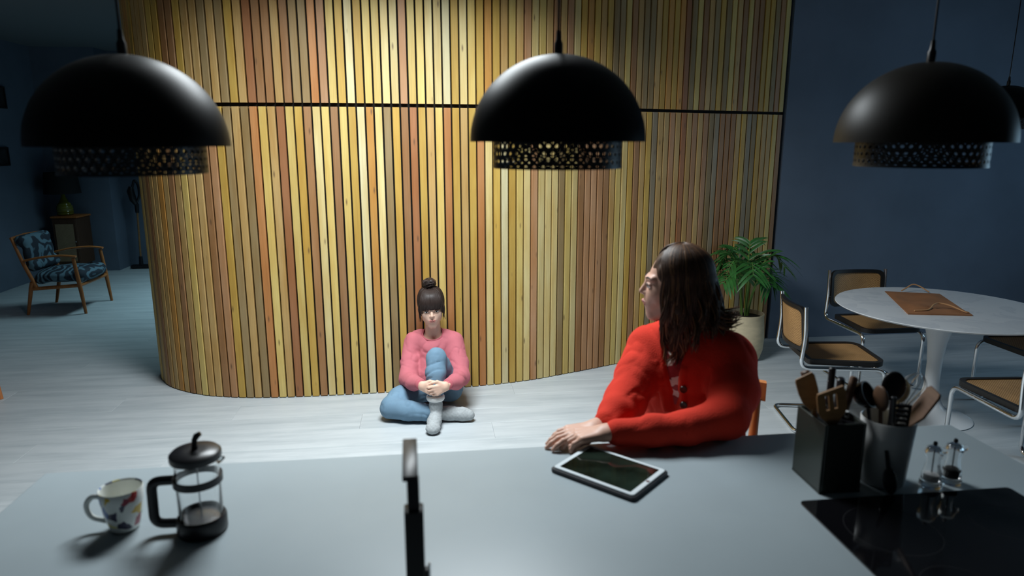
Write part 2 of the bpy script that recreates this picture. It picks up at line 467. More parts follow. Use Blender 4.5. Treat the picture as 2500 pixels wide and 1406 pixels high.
def net(prims, h, disp=None, clip=None):
    """surface net of a list of primitives; returns verts, faces"""
    us = [p for p in prims if p[4] == 'u']
    lo = np.min([p[1] for p in us], 0) - 4*h; hi = np.max([p[2] for p in us], 0) + 4*h
    if clip is not None: lo = np.maximum(lo, clip[0]); hi = np.minimum(hi, clip[1])
    n = np.ceil((hi-lo)/h).astype(int) + 1
    ax = [lo[i] + h*np.arange(n[i]) for i in range(3)]
    F = np.full(n, 0.06, np.float32)
    for fn, a, b, k, op in prims:
        pad = k + 4*h
        i0 = np.maximum(((a-pad-lo)/h).astype(int), 0); i1 = np.minimum(np.ceil((b+pad-lo)/h).astype(int)+1, n)
        if np.any(i1 <= i0): continue
        sl = tuple(slice(i0[q], i1[q]) for q in range(3))
        d = fn(ax[0][sl[0]][:,None,None], ax[1][sl[1]][None,:,None], ax[2][sl[2]][None,None,:]).astype(np.float32)
        A = F[sl]
        if op == 'u':
            e = np.maximum(k - np.abs(A-d), 0)/k; F[sl] = np.minimum(A, d) - e*e*k*0.25
        else:
            e = np.maximum(k - np.abs(A+d), 0)/k; F[sl] = np.maximum(A, -d) + e*e*k*0.25
    if disp is not None:
        F += disp(ax[0][:,None,None], ax[1][None,:,None], ax[2][None,None,:]).astype(np.float32)
    F[0] = F[-1] = 0.06; F[:,0] = F[:,-1] = 0.06; F[:,:,0] = F[:,:,-1] = 0.06
    S = F < 0
    nx, ny, nz = n
    c8 = [S[i:nx-1+i, j:ny-1+j, k:nz-1+k] for i in (0,1) for j in (0,1) for k in (0,1)]
    al = c8[0].copy(); an = c8[0].copy()
    for q in c8[1:]: al &= q; an |= q
    M = an & ~al
    cells = np.argwhere(M)
    acc = np.zeros((len(cells), 3)); cnt = np.zeros(len(cells))
    ci, cj, ck = cells.T
    for axis in range(3):
        for p in (0,1):
            for q in (0,1):
                off = [0,0,0]; oth = [x for x in range(3) if x != axis]
                off[oth[0]] = p; off[oth[1]] = q
                a = F[ci+off[0], cj+off[1], ck+off[2]]
                o2 = list(off); o2[axis] += 1
                b = F[ci+o2[0], cj+o2[1], ck+o2[2]]
                m = (a < 0) != (b < 0)
                t = np.where(m, a/np.where(np.abs(a-b) < 1e-12, 1, a-b), 0)
                pt = np.tile(np.array(off, float), (len(cells), 1)); pt[:, axis] += t
                acc += pt*m[:,None]; cnt += m
    V = lo + h*(cells + acc/np.maximum(cnt,1)[:,None])
    idx = np.full(M.shape, -1, np.int64); idx[M] = np.arange(len(cells))
    faces = []
    for axis in range(3):
        a = [slice(0, n[q]) for q in range(3)]; b = list(a)
        a[axis] = slice(0, n[axis]-1); b[axis] = slice(1, n[axis])
        sa, sb = S[tuple(a)], S[tuple(b)]
        e = np.argwhere(sa != sb)
        flip = sa[tuple(e.T)]
        o1, o2 = [(1,2),(2,0),(0,1)][axis]
        def cell(d1, d2):
            q = e.copy(); q[:, o1] -= d1; q[:, o2] -= d2
            return idx[q[:,0], q[:,1], q[:,2]]
        Q = np.stack([cell(1,1), cell(0,1), cell(0,0), cell(1,0)], 1)
        Q = np.where(flip[:,None], Q, Q[:, ::-1])
        faces.append(Q)
    return V, np.concatenate(faces)
def vnoise(X, Y, Z, seed=0):
    """smooth value noise, broadcasting"""
    X, Y, Z = np.broadcast_arrays(np.asarray(X, np.float32), np.asarray(Y, np.float32), np.asarray(Z, np.float32))
    tab = np.random.default_rng(seed).random((16, 16, 16)).astype(np.float32)
    out = 0
    ix, iy, iz = np.floor(X).astype(int), np.floor(Y).astype(int), np.floor(Z).astype(int)
    fx, fy, fz = X-ix, Y-iy, Z-iz
    fx, fy, fz = fx*fx*(3-2*fx), fy*fy*(3-2*fy), fz*fz*(3-2*fz)
    for a in (0, 1):
        for b in (0, 1):
            for c in (0, 1):
                w = (fx if a else 1-fx)*(fy if b else 1-fy)*(fz if c else 1-fz)
                out = out + w*tab[(ix+a) & 15, (iy+b) & 15, (iz+c) & 15]
    return out
def joined(parts):
    V, Fc, o = [], [], 0
    for v, f in parts:
        V.append(v); Fc.append(f+o); o += len(v)
    return np.concatenate(V), np.concatenate(Fc)
def soft(name, vf, material, parent=None, M=None, local=True):
    V, Fc = vf
    if M is not None:
        A = np.array(M); V = V @ A[:3,:3].T + A[:3,3]
    if parent is not None and local: V = V - np.array(parent.location)
    me = bpy.data.meshes.new(name); me.from_pydata(V.tolist(), [], Fc.tolist()); me.update()
    me.polygons.foreach_set('use_smooth', [True]*len(me.polygons))
    me.materials.append(MATS[material])
    return link(name, me, parent)
def xf(M, vf):
    A = np.array(M); V, Fc = vf
    return V @ A[:3,:3].T + A[:3,3], Fc

# ---------------------------------------------------------------- the setting
def hbox(u0, u1, v0, v1, z0, z1):
    mb = MB(); c = [HF(u, v, z) for z in (z0, z1) for u, v in ((u0,v0),(u1,v0),(u1,v1),(u0,v1))]
    return mb.add(c, [(3,2,1,0),(4,5,6,7),(0,1,5,4),(1,2,6,5),(2,3,7,6),(3,0,4,7)])
UL, UR, VF, VB, VR = -5.05, 6.0, -2.4, 9.95, 5.66    # left, right, behind the camera, far, blue wall

floor = structure('floor', hbox(UL-0.15, UR+0.15, VF-0.15, VB+0.6, -0.12, -0.022), 'floor')
PW, PL = 0.24, 2.7
plank_meshes = {}
def plank_mesh(L):
    L = round(L, 2)
    if L not in plank_meshes:
        plank_meshes[L] = MB().box((0.0003, 0.0004, -0.022), (L-0.0003, PW-0.0004, 0.0), None, 0.0008).mesh('plank', 'floor', 30)
    return plank_meshes[L]
row = 0; v = VF
while v < VB+0.3:
    u = UL - (row*0.83 % PL)
    while u < UR:
        a, b = max(u, UL), min(u+PL, UR)
        if b - a > 0.05:
            o = link('plank', plank_mesh(b-a), floor, HF(a, v, 0)); o.rotation_euler = (0, 0, YAW)
        u += PL
    v += PW; row += 1

# ceiling with two roof lights
def ring_slab(mb, U0, U1, V0, V1, holes, z0, z1):
    us = sorted({U0, U1} | {h[0] for h in holes} | {h[1] for h in holes})
    vv = sorted({V0, V1} | {h[2] for h in holes} | {h[3] for h in holes})
    for i in range(len(us)-1):
        for j in range(len(vv)-1):
            cu, cv = (us[i]+us[i+1])/2, (vv[j]+vv[j+1])/2
            if any(h[0] < cu < h[1] and h[2] < cv < h[3] for h in holes): continue
            q = hbox(us[i], us[i+1], vv[j], vv[j+1], z0, z1); mb.add(q.v, q.f)
    return mb
structure('ceiling', ring_slab(MB(), UL-0.15, UR+0.15, VF-0.15, VB+0.6, [SKY1, SKY2], CEIL, CEIL+0.12), 'ceiling')
for k, s in enumerate((SKY1, SKY2)):
    mb = MB()
    for (a, b, c, d) in ((s[0]-.05, s[0], s[2], s[3]), (s[1], s[1]+.05, s[2], s[3]), (s[0]-.05, s[1]+.05, s[2]-.05, s[2]), (s[0]-.05, s[1]+.05, s[3], s[3]+.05)):
        q = hbox(a, b, c, d, CEIL+0.1202, CEIL+0.28); mb.add(q.v, q.f)
    structure('window_%d' % (k+2), mb, 'white_frame')
structure('wall_left', hbox(UL-0.15, UL, VF, VB+0.45, 0, CEIL), 'blue_wall')
structure('wall_front', hbox(UL-0.15, UR+0.15, VF-0.15, VF, 0, CEIL), 'blue_wall')
structure('wall_back', hbox(UL, -4.27, VB, VB+0.45, 0, CEIL), 'blue_wall')          # breast of the far wall
structure('wall_recess', hbox(-4.27, -0.9, VB+0.36, VB+0.45, 0, CEIL), 'blue_wall')
mbw = MB()
for a in ((WIN[0], WIN[1], 0, WIN[2]), (WIN[0], WIN[1], WIN[3], CEIL), (VF, WIN[0], 0, CEIL), (WIN[1], VR+0.15, 0, CEIL)):
    q = hbox(UR, UR+0.15, a[0], a[1], a[2], a[3]); mbw.add(q.v, q.f)
structure('wall_right', mbw, 'blue_wall')
wn = MB()
for a in ((WIN[0], WIN[0]+.06, WIN[2], WIN[3]), (WIN[1]-.06, WIN[1], WIN[2], WIN[3]), (WIN[0]+.06, WIN[1]-.06, WIN[2], WIN[2]+.06), (WIN[0]+.06, WIN[1]-.06, WIN[3]-.06, WIN[3]), (3.37, 3.43, WIN[2]+.06, WIN[3]-.06)):
    q = hbox(UR+0.04, UR+0.1, a[0], a[1], a[2], a[3]); wn.add(q.v, q.f)
structure('window_1', wn, 'white_frame')
structure('wall_dining', hbox(3.04, UR+0.15, VR, VR+0.15, 0, CEIL), 'blue_wall')

# ---------------------------------------------------------------- curved batten wall
CURVE = [(-2.42,6.6),(-2.62,6.0),(-2.74,5.45),(-2.70,5.03),(-2.575,4.82),(-2.43,4.69),(-2.265,4.60),(-2.096,4.545),(-1.857,4.515),(-1.58,4.525),
         (-1.3,4.555),(-0.78,4.635),(-0.33,4.725),(0.12,4.87),(0.614,5.13),(0.99,5.345),(1.475,5.595),(1.91,5.80),(2.345,6.0)]
cs = np.array(spline(CURVE, 24)); seg = np.linalg.norm(np.diff(cs, axis=0), axis=1); arc = np.concatenate([[0], np.cumsum(seg)])
def on_curve(s_):
    x = np.interp(s_, arc, cs[:,0]); y = np.interp(s_, arc, cs[:,1])
    x2 = np.interp(s_+0.02, arc, cs[:,0]); y2 = np.interp(s_+0.02, arc, cs[:,1])
    x1 = np.interp(s_-0.02, arc, cs[:,0]); y1 = np.interp(s_-0.02, arc, cs[:,1])
    t = np.array([x2-x1, y2-y1]); t /= np.linalg.norm(t)
    return np.array([x, y]), t
ST, SW, PITCH, JOINT = 0.030, 0.0455, 0.0565, 1.985
mb = MB(); ring = []
ns = 160
for q in range(ns+1):
    p, t = on_curve(0.02 + (arc[-1]-0.04)*q/ns); nrm = np.array([-t[1], t[0]])
    f_, b_ = p + nrm*(ST+0.004), p + nrm*(ST+0.11)
    ring.append(((f_[0], f_[1]), (b_[0], b_[1])))
vv, ff = [], []
for a, b in ring: vv += [(a[0],a[1],0),(a[0],a[1],CEIL),(b[0],b[1],CEIL),(b[0],b[1],0)]
for q in range(ns):
    for k in range(4): ff.append((q*4+k, q*4+4+k, q*4+4+(k+1) % 4, q*4+(k+1) % 4))
ff += [(0,1,2,3), (ns*4+3, ns*4+2, ns*4+1, ns*4)]
mb.add(vv, ff)
wall = structure('wall_batten', mb, 'backing')
p0, t0 = on_curve(0.05)
q = MB(); n0 = np.array([-t0[1], t0[0]]); a = p0 + n0*0.08
e0 = HF(-0.9, VB+0.3)
d0 = (Vector((e0.x, e0.y, 0)) - Vector((a[0], a[1], 0))).normalized(); w0 = Vector((-d0.y, d0.x, 0))*0.05
A0, B0 = Vector((a[0], a[1], 0)) + d0*0.03, Vector((e0.x, e0.y, 0))
q.add([A0-w0, B0-w0, B0+w0, A0+w0] + [x + Vector((0,0,CEIL)) for x in (A0-w0, B0-w0, B0+w0, A0+w0)],
      [(3,2,1,0),(4,5,6,7),(0,1,5,4),(1,2,6,5),(2,3,7,6),(3,0,4,7)])
structure('wall_passage', q, 'blue_wall')

PAL = dict(p=(206,187,132), v=(209,198,158), a=(202,178,108), g=(190,156,76), o=(192,142,72), t=(186,153,98), r=(176,122,74),
           b=(154,114,76), x=(158,106,68), k=(176,134,98), y=(148,126,88), e=(144,130,108))
LOW = "bttotbtatt" "bkgytyrat" "xagb" "pabagvopygb" "xgtargt" "grpgvgapkppp" "yapbkkkbtapgbtge"
def slat_color(i, upper):
    if not upper and 0 <= i < len(LOW): key = LOW[i]
    elif upper and i < 10: key = rnd.choice("ttaggob")
    elif upper and i < 24: key = rnd.choice("ttagorbbyx")
    elif upper and i < 58: key = rnd.choice("ppppaaaavggttok")
    elif upper: key = rnd.choice("aatttggbbkxyyo")
    else: key = rnd.choice("aatttggbbbkkxyye")
    c = np.array(PAL[key], float) * rnd.uniform(0.95, 1.04)
    return lin(*np.clip(c, 0, 250))
rnd = random.Random(11)
def slat_mesh(h):
    w, c = SW/2, 0.0025
    prof = [(-w, ST), (-w, c), (-w+c, 0), (w-c, 0), (w, c), (w, ST)]
    return MB().prism([(x, y) for x, y in prof], 0, h).mesh('batten', 'batten', 0)
low_me, up_me = slat_mesh(JOINT-0.012-0.006), slat_mesh(CEIL-0.002-JOINT-0.012)
# arc position of the batten whose foot stands at x=-2.0 in the room: index 10 of LOW
s_ref = float(np.interp(-1.997, cs[120:, 0], arc[120:]))
i0 = -int((s_ref-0.08)/PITCH); i1 = int((arc[-1]-0.03-s_ref)/PITCH)
for i in range(i0, i1+1):
    p, t = on_curve(s_ref + i*PITCH)
    for upper in (False, True):
        o = link('batten', up_me if upper else low_me, wall, (p[0], p[1], JOINT+0.012 if upper else 0.006))
        o.rotation_euler = (0, 0, math.atan2(t[1], t[0]) + rnd.uniform(-0.012, 0.012))
        j = rnd.uniform(-0.0015, 0.002); o.location.x -= t[1]*j; o.location.y += t[0]*j
        o.color = slat_color(i+10, upper)
# ---------------------------------------------------------------- kitchen island
CT = 0.90
U0, U1, V0, V1 = -1.02, 1.585, 0.80, 1.80
wt = MB().box((U0, V0, CT-0.035), (U1, V1, CT), None, 0.003).build('worktop', 'counter')
wt.rotation_euler = (0, 0, YAW)
tag(wt, 'pale grey kitchen island worktop in the foreground', 'worktop')
isl = thing('island_cabinet', 'grey cabinet carcass under the island worktop', 'cabinet', HF((U0+U1)/2, (V0+V1)/2-0.14), YAW)
hw = (U1-U0)/2-0.04
MB().box((-hw, -0.30, 0.10), (hw, 0.30, CT-0.0355), None, 0.002).build('body', 'cabinet_grey', isl)
MB().box((-hw+0.05, -0.25, 0.0), (hw-0.05, 0.25, 0.0998)).build('plinth', 'black_plastic', isl)
for k in range(4):
    w = 2*hw/4
    d = MB().box((-hw+k*w+0.003, -0.32, 0.105), (-hw+(k+1)*w-0.003, -0.3005, CT-0.045), None, 0.002).build('door', 'cabinet_grey', isl)
    MB().box((-hw+(k+0.5)*w-0.08, -0.345, 0.80), (-hw+(k+0.5)*w+0.08, -0.3205, 0.812)).build('handle', 'black_metal', d)

# induction hob, set on the worktop
hob = thing('induction_hob', 'black glass induction hob in the worktop corner', 'hob', HF(1.153, 1.160, CT), YAW)
MB().prism(round_rect(0.56, 0.51, 0.012, 4), 0.0002, 0.005, None, 0.001).build('glass_plate', 'black_gloss', hob)
for cx, cy, rr in ((-0.14, 0.11, 0.10), (0.14, 0.11, 0.075), (-0.14, -0.10, 0.075), (0.14, -0.10, 0.10)):
    MB().lathe([(rr-0.0015, 0.0), (rr, 0.0), (rr, 0.0003), (rr-0.0015, 0.0003)], 48, Matrix.Translation((cx, cy, 0.0051)), True).build('cooking_zone', 'hob_print', hob)

# ---------------------------------------------------------------- pendant lamps
def dome_profile(Rd, hd, th):
    out = [(Rd*math.sin(a), hd*math.cos(a)) for a in np.linspace(0, math.pi/2, 22)]
    inn = [((Rd-th)*math.sin(a), (hd-th)*math.cos(a)) for a in np.linspace(math.pi/2, 0, 22)]
    out[0] = (0, hd); inn[-1] = (0, hd-th)
    return out + inn
def drum_mesh(Rr, z0, z1, ncol=46, nrow=3):
    """perforated band: every cell has a round hole; the sheet has thickness"""
    mb = MB(); k = 12; th = 0.0016; mar = 0.006
    rowh = (z1-z0-2*mar)/nrow
    def pt(a, z, r_): return (r_*math.cos(a), r_*math.sin(a), z)
    for rI in range(nrow):
        for c in range(ncol):
            ac = 2*math.pi*(c + 0.5*(rI % 2))/ncol; da = math.pi/ncol; zc = z0+mar+rowh*(rI+0.5)
            sq, ci = [], []
            for i in range(k):
                a = 2*math.pi*i/k; cx, cy = math.cos(a), math.sin(a); m = max(abs(cx), abs(cy))
                sq.append((ac + da*cx/m, zc + rowh/2*cy/m))
                ci.append((ac + da*0.56*cx, zc + rowh*0.30*cy))
            vo = [pt(a, z, Rr) for a, z in sq] + [pt(a, z, Rr) for a, z in ci] + [pt(a, z, Rr-th) for a, z in ci] + [pt(a, z, Rr-th) for a, z in sq]
            f = []
            for i in range(k):
                j = (i+1) % k
                f += [(i, j, k+j, k+i), (k+i, k+j, 2*k+j, 2*k+i), (2*k+i, 2*k+j, 3*k+j, 3*k+i)]
            mb.add(vo, f)
    for za, zb in ((z0, z0+mar), (z1-mar, z1)):
        mb.lathe([(Rr-th-0.0006, za), (Rr+0.0006, za), (Rr+0.0006, zb), (Rr-th-0.0006, zb)], 92, None, True)
    return mb
RD, HD = 0.20, 0.192
def make_pendant(name, label, loc, m, group):
    t = thing(name, label, 'pendant lamp', loc, random.uniform(0, 1), group)
    MB().lathe(dome_profile(RD, HD, 0.003), 64).build('dome_shade', m, t, 50)
    drum_mesh(0.148, -0.059, 0.004).build('perforated_band', 'black_metal', t, 40)
    br = MB()
    for a in (0, 2.094, 4.189): br.tube([(0.03*math.cos(a), 0.03*math.sin(a), 0.05), (0.147*math.cos(a), 0.147*math.sin(a), 0.0)], 0.003, 6)
    br.build('bracket', 'black_metal', t)
    MB().lathe([(0, 0.045), (0.03, 0.045), (0.032, 0.06), (0.03, HD-0.004), (0, HD-0.004)], 20).build('lamp_holder', 'black_plastic', t)
    MB().sphere((0, 0, 0.033), (0.022, 0.022, 0.026), 18, 12).build('bulb', 'crock', t, 180)
    MB().lathe([(0, HD+0.05), (0.005, HD+0.05), (0.0065, HD+0.03), (0.010, HD+0.022), (0.010, HD-0.002), (0, HD-0.002)], 16).build('cord_grip', 'black_plastic', t)
    H = CEIL - loc[2]
    MB().tube([(0, 0, HD+0.045), (0, 0, H-0.02)], 0.0028, 8).build('cord', 'black_plastic', t)
    MB().lathe([(0, H-0.03), (0.045, H-0.028), (0.05, H-0.02), (0.05, H-0.0005), (0, H-0.0005)], 24).build('ceiling_rose', m, t)
    return t
g = 'dome pendants over the island'
make_pendant('pendant_lamp', 'large black dome pendant nearest the armchair and side lamp', (-0.83, 1.53, 1.744), 'lamp_black', g)
make_pendant('pendant_lamp', 'black dome pendant hanging in front of the lit battens', (0.104, 1.61, 1.754), 'lamp_black', g)
make_pendant('pendant_lamp', 'taupe black dome pendant hanging in front of the blue wall', (1.02, 1.745, 1.752), 'lamp_taupe', g)
make_pendant('pendant_lamp', 'distant small-looking dome pendant over the round dining table', (2.93, 4.2, 1.885), 'lamp_black', None)

# ---------------------------------------------------------------- things on the worktop
# cafetiere
t = thing('french_press', 'black and glass cafetiere beside the printed mug', 'cafetiere', (-0.695, 1.392, CT), R(8))
MB().lathe([(0, 0), (0.050, 0), (0.053, 0.004), (0.053, 0.034), (0.050, 0.040), (0.0475, 0.040), (0.0475, 0.006), (0, 0.006)], 48).build('base', 'black_plastic', t)
MB().lathe([(0, 0.0065), (0.0445, 0.007), (0.0465, 0.012), (0.0465, 0.165), (0.0485, 0.172), (0.0465, 0.173), (0.0445, 0.166), (0.0445, 0.013), (0.042, 0.0095), (0, 0.009)], 48).build('glass_beaker', 'glass', t, 60)
MB().lathe([(0.0468, 0.118), (0.0515, 0.118), (0.0515, 0.134), (0.0468, 0.134)], 48, None, True).build('collar', 'black_plastic', t)
hp = rounded([(-0.050, 0, 0.126), (-0.098, 0, 0.126), (-0.100, 0, 0.024), (-0.050, 0, 0.022)], 0.022, 6)
MB().tube(hp, 0.0085, 10, None, True, 1.35).build('handle', 'black_plastic', t)
lid = MB().lathe([(0, 0.171), (0.044, 0.171), (0.044, 0.1735), (0.0525, 0.1735), (0.054, 0.178), (0.0535, 0.188), (0.048, 0.1935), (0.02, 0.196), (0, 0.196)], 48).build('lid', 'black_plastic', t)
MB().tube([(0, 0, 0.194), (0.0, 0, 0.206), (0.001, 0, 0.217), (0.006, 0.001, 0.226), (0.014, 0.002, 0.231)], [0.0075, 0.006, 0.006, 0.007, 0.005], 10).build('knob', 'black_plastic', lid)
MB().tube([(0, 0, 0.030), (0, 0, 0.172)], 0.0022, 8).build('plunger_rod', 'steel', t)
MB().lathe([(0, 0.026), (0.043, 0.026), (0.0435, 0.030), (0, 0.034)], 40).build('plunger_filter', 'steel', t)
MB().lathe([(0, 0.0102), (0.0425, 0.0102), (0.0428, 0.0225), (0, 0.0225)], 40).build('coffee', 'coffee', t)
MB().tube([(0.045, 0, 0.165), (0.052, 0, 0.170), (0.060, 0, 0.1725)], [0.008, 0.007, 0.003], 8).build('spout', 'glass', t)

# mug
t = thing('mug', 'white mug printed with red, blue and yellow shapes', 'mug', (-0.875, 1.402, CT), R(20))
MB().lathe([(0, 0), (0.027, 0), (0.030, 0.003), (0.037, 0.030), (0.0435, 0.070), (0.0455, 0.098), (0.0445, 0.0995), (0.0425, 0.098), (0.0405, 0.070), (0.034, 0.030), (0.028, 0.006), (0, 0.006)], 48).build('cup', 'mug_print', t, 60)
MB().lathe([(0, 0.0065), (0.028, 0.0065), (0.034, 0.031), (0.0400, 0.070), (0.0420, 0.0965), (0.0415, 0.0965), (0.0395, 0.070), (0.0335, 0.032), (0, 0.009)], 48).build('glaze_inside', 'mug_white', t, 60)
MB().lathe([(0, 0.04), (0.0345, 0.04), (0.0355, 0.044), (0, 0.044)], 40).build('tea', 'tea', t)
MB().tube(spline([(-0.040, 0.006, 0.080), (-0.060, 0.012, 0.080), (-0.074, 0.016, 0.060), (-0.066, 0.014, 0.032), (-0.036, 0.006, 0.020)], 6), 0.0048, 10, None, True, 1.3).build('handle', 'mug_white', t)

# kitchen tap with square arm
t = thing('kitchen_tap', 'square black kitchen tap standing at the near edge of the worktop', 'tap', (-0.170, 1.078, CT), R(8.5))
MB().box((-0.024, -0.024, 0.0002), (0.024, 0.024, 0.012), None, 0.002).build('base_plate', 'black_metal', t)
MB().box((-0.0165, -0.0165, 0.0121), (0.0165, 0.0165, 0.235), None, 0.0015).build('body', 'black_metal', t)
MB().box((-0.0105, -0.011, 0.2351), (0.0105, 0.011, 0.291), None, 0.001).build('neck', 'black_metal', t)
MB().box((-0.0175, -0.013, 0.2912), (0.009, 0.140, 0.301), None, 0.001).build('spout', 'black_metal', t)
lv = MB().box((0.0166, -0.008, 0.10), (0.022, 0.008, 0.116), None, 0.001).build('lever_hub', 'black_metal', t)
MB().box((0.0221, -0.004, 0.07), (0.026, 0.004, 0.125), None, 0.001).build('lever', 'chrome', lv)

# tablet
t = thing('tablet', 'white framed tablet in a dark case lying by the clasped hands', 'tablet', (0.256, 1.661, CT), R(-39.5))
MB().prism(round_rect(0.252, 0.186, 0.012, 4), 0.0002, 0.0105, None, 0.002).build('case', 'tablet_case', t)
MB().prism(round_rect(0.240, 0.172, 0.009, 4), 0.0106, 0.0145, None, 0.001).build('bezel', 'tablet_bezel', t)
MB().prism(round_rect(0.212, 0.150, 0.002, 2), 0.0146, 0.0149).build('screen', 'screen', t)
MB().lathe([(0, 0), (0.005, 0), (0.005, 0.0004), (0, 0.0004)], 20, Matrix.Translation((0.113, 0, 0.0146))).build('home_button', 'steel', t)

# knife box
t = thing('knife_box', 'dark green square box holding knives and a slotted turner', 'knife block', (0.806, 1.622, CT), R(6))
w, d, h, th = 0.054, 0.066, 0.182, 0.006
MB().box((-w, -d, 0.0002), (w, d, th)).build('bottom', 'box_green', t)
for a in ((-w, -d, -w+th, d), (w-th, -d, w, d), (-w+th, -d, w-th, -d+th), (-w+th, d-th, w-th, d)):
    MB().box((a[0], a[1], th), (a[2], a[3], h), None, 0.0015).build('side_panel', 'box_green', t)
MB().box((-w+th+0.0003, -d+th+0.0003, h-0.06), (w-th-0.0003, d-th-0.0003, h-0.012)).build('knife_insert', 'black_plastic', t)
BX = (0.806, 1.622, CT)
def knife(label, base, tip, thick, material='black_plastic'):
    """handle seen above the box: base and tip in box coordinates"""
    Mz = Matrix.Translation(BX) @ Matrix.Rotation(R(6), 4, 'Z')
    a, b = Vector(base), Vector(tip)
    k = thing('knife', label, 'knife', Mz @ a, R(6), 'knives in the box')
    d_ = (b-a); L = d_.length
    rot = d_.to_track_quat('Z', 'Y').to_matrix().to_4x4()
    hd = MB().prism(round_rect(thick, 0.024, thick*0.45, 3), 0.022, L, rot, 0.003).build('handle', material, k)
    MB().box((-thick*0.4, -0.010, 0.008), (thick*0.4, 0.010, 0.0219), rot).build('bolster', 'steel', k)
    MB().box((-0.001, -0.009, 0.0002), (0.001, 0.009, 0.0079), rot).build('blade', 'steel', k)
    for z in (0.35, 0.6, 0.85):
        MB().sphere((0, -0.0 , 0), 0.003, 10, 6, rot @ Matrix.Translation((thick*0.42, 0, 0.022+(L-0.022)*z))).build('rivet', 'steel', hd)
top = h - 0.0118
knife('riveted black knife handle upright in the box middle', (0.008, -0.010, top), (0.002, -0.022, top+0.115), 0.018)
knife('black knife handle leaning back behind the upright one', (0.012, 0.035, top), (0.022, 0.050, top+0.118), 0.017)
knife('dark brown knife handle leaning over the far side of the box', (-0.022, 0.030, top), (-0.042, 0.068, top+0.105), 0.018, 'wood_dark')
knife('brown wooden knife handle leaning towards the white crock', (0.030, 0.0, top), (0.070, 0.028, top+0.098), 0.018, 'wood_dark')
def turner(name, label, loc, M, material, shaft, blade, slots=True, cat='turner', group=None):
    t = thing(name, label, cat, loc, 0, group)
    MB().prism(round_rect(0.012, 0.008, 0.0035, 3), 0.0, shaft+0.01, M, 0.001).build('shaft', material, t)
    bw, bl = blade
    poly = [(-0.006, shaft), (0.006, shaft), (bw*0.42, shaft+bl*0.28), (bw/2, shaft+bl*0.55), (bw/2, shaft+bl*0.92), (bw*0.40, shaft+bl), (-bw*0.44, shaft+bl*0.94), (-bw/2, shaft+bl*0.86), (-bw/2, shaft+bl*0.55), (-bw*0.42, shaft+bl*0.28)]
    mb = MB()
    if slots:   # blade as bars around two long slots
        y0, y1 = shaft+bl*0.45, shaft+bl*0.85
        lo = [p for p in poly if p[1] <= shaft+bl*0.3]
        mb.prism([(-0.006, shaft), (0.006, shaft), (bw*0.42, shaft+bl*0.28), (bw/2, y0), (-bw/2, y0), (-bw*0.42, shaft+bl*0.28)], -0.0025, 0.0025, M @ Matrix.Rotation(R(90), 4, 'X'))
        mb.prism([(-bw/2, y1), (bw/2, y1), (bw*0.42, shaft+bl), (-bw*0.46, shaft+bl*0.94)], -0.0025, 0.0025, M @ Matrix.Rotation(R(90), 4, 'X'))
        for a, b in ((-bw/2, -bw*0.22), (-bw*0.10, bw*0.06), (bw*0.18, bw/2)):
            mb.prism([(a, y0), (b, y0), (b, y1), (a, y1)], -0.0025, 0.0025, M @ Matrix.Rotation(R(90), 4, 'X'))
    else: mb.prism(poly, -0.0028, 0.0028, M @ Matrix.Rotation(R(90), 4, 'X'), 0.0008)
    mb.build('blade', material, t)
    return t
turner('slotted_turner', 'pale brown slotted wooden turner at the front of the knife box', (0.790, 1.572, CT+top+0.0005), Matrix.Rotation(R(-16), 4, 'Y') @ Matrix.Rotation(R(14), 4, 'X'), 'wood_mid', 0.004, (0.070, 0.112))
turner('wooden_turner', 'flat wooden turner at the side of the knife box', (0.768, 1.625, CT+top+0.0005), Matrix.Rotation(R(-20), 4, 'Y') @ Matrix.Rotation(R(3), 4, 'X'), 'wood_mid', 0.02, (0.050, 0.105), False)

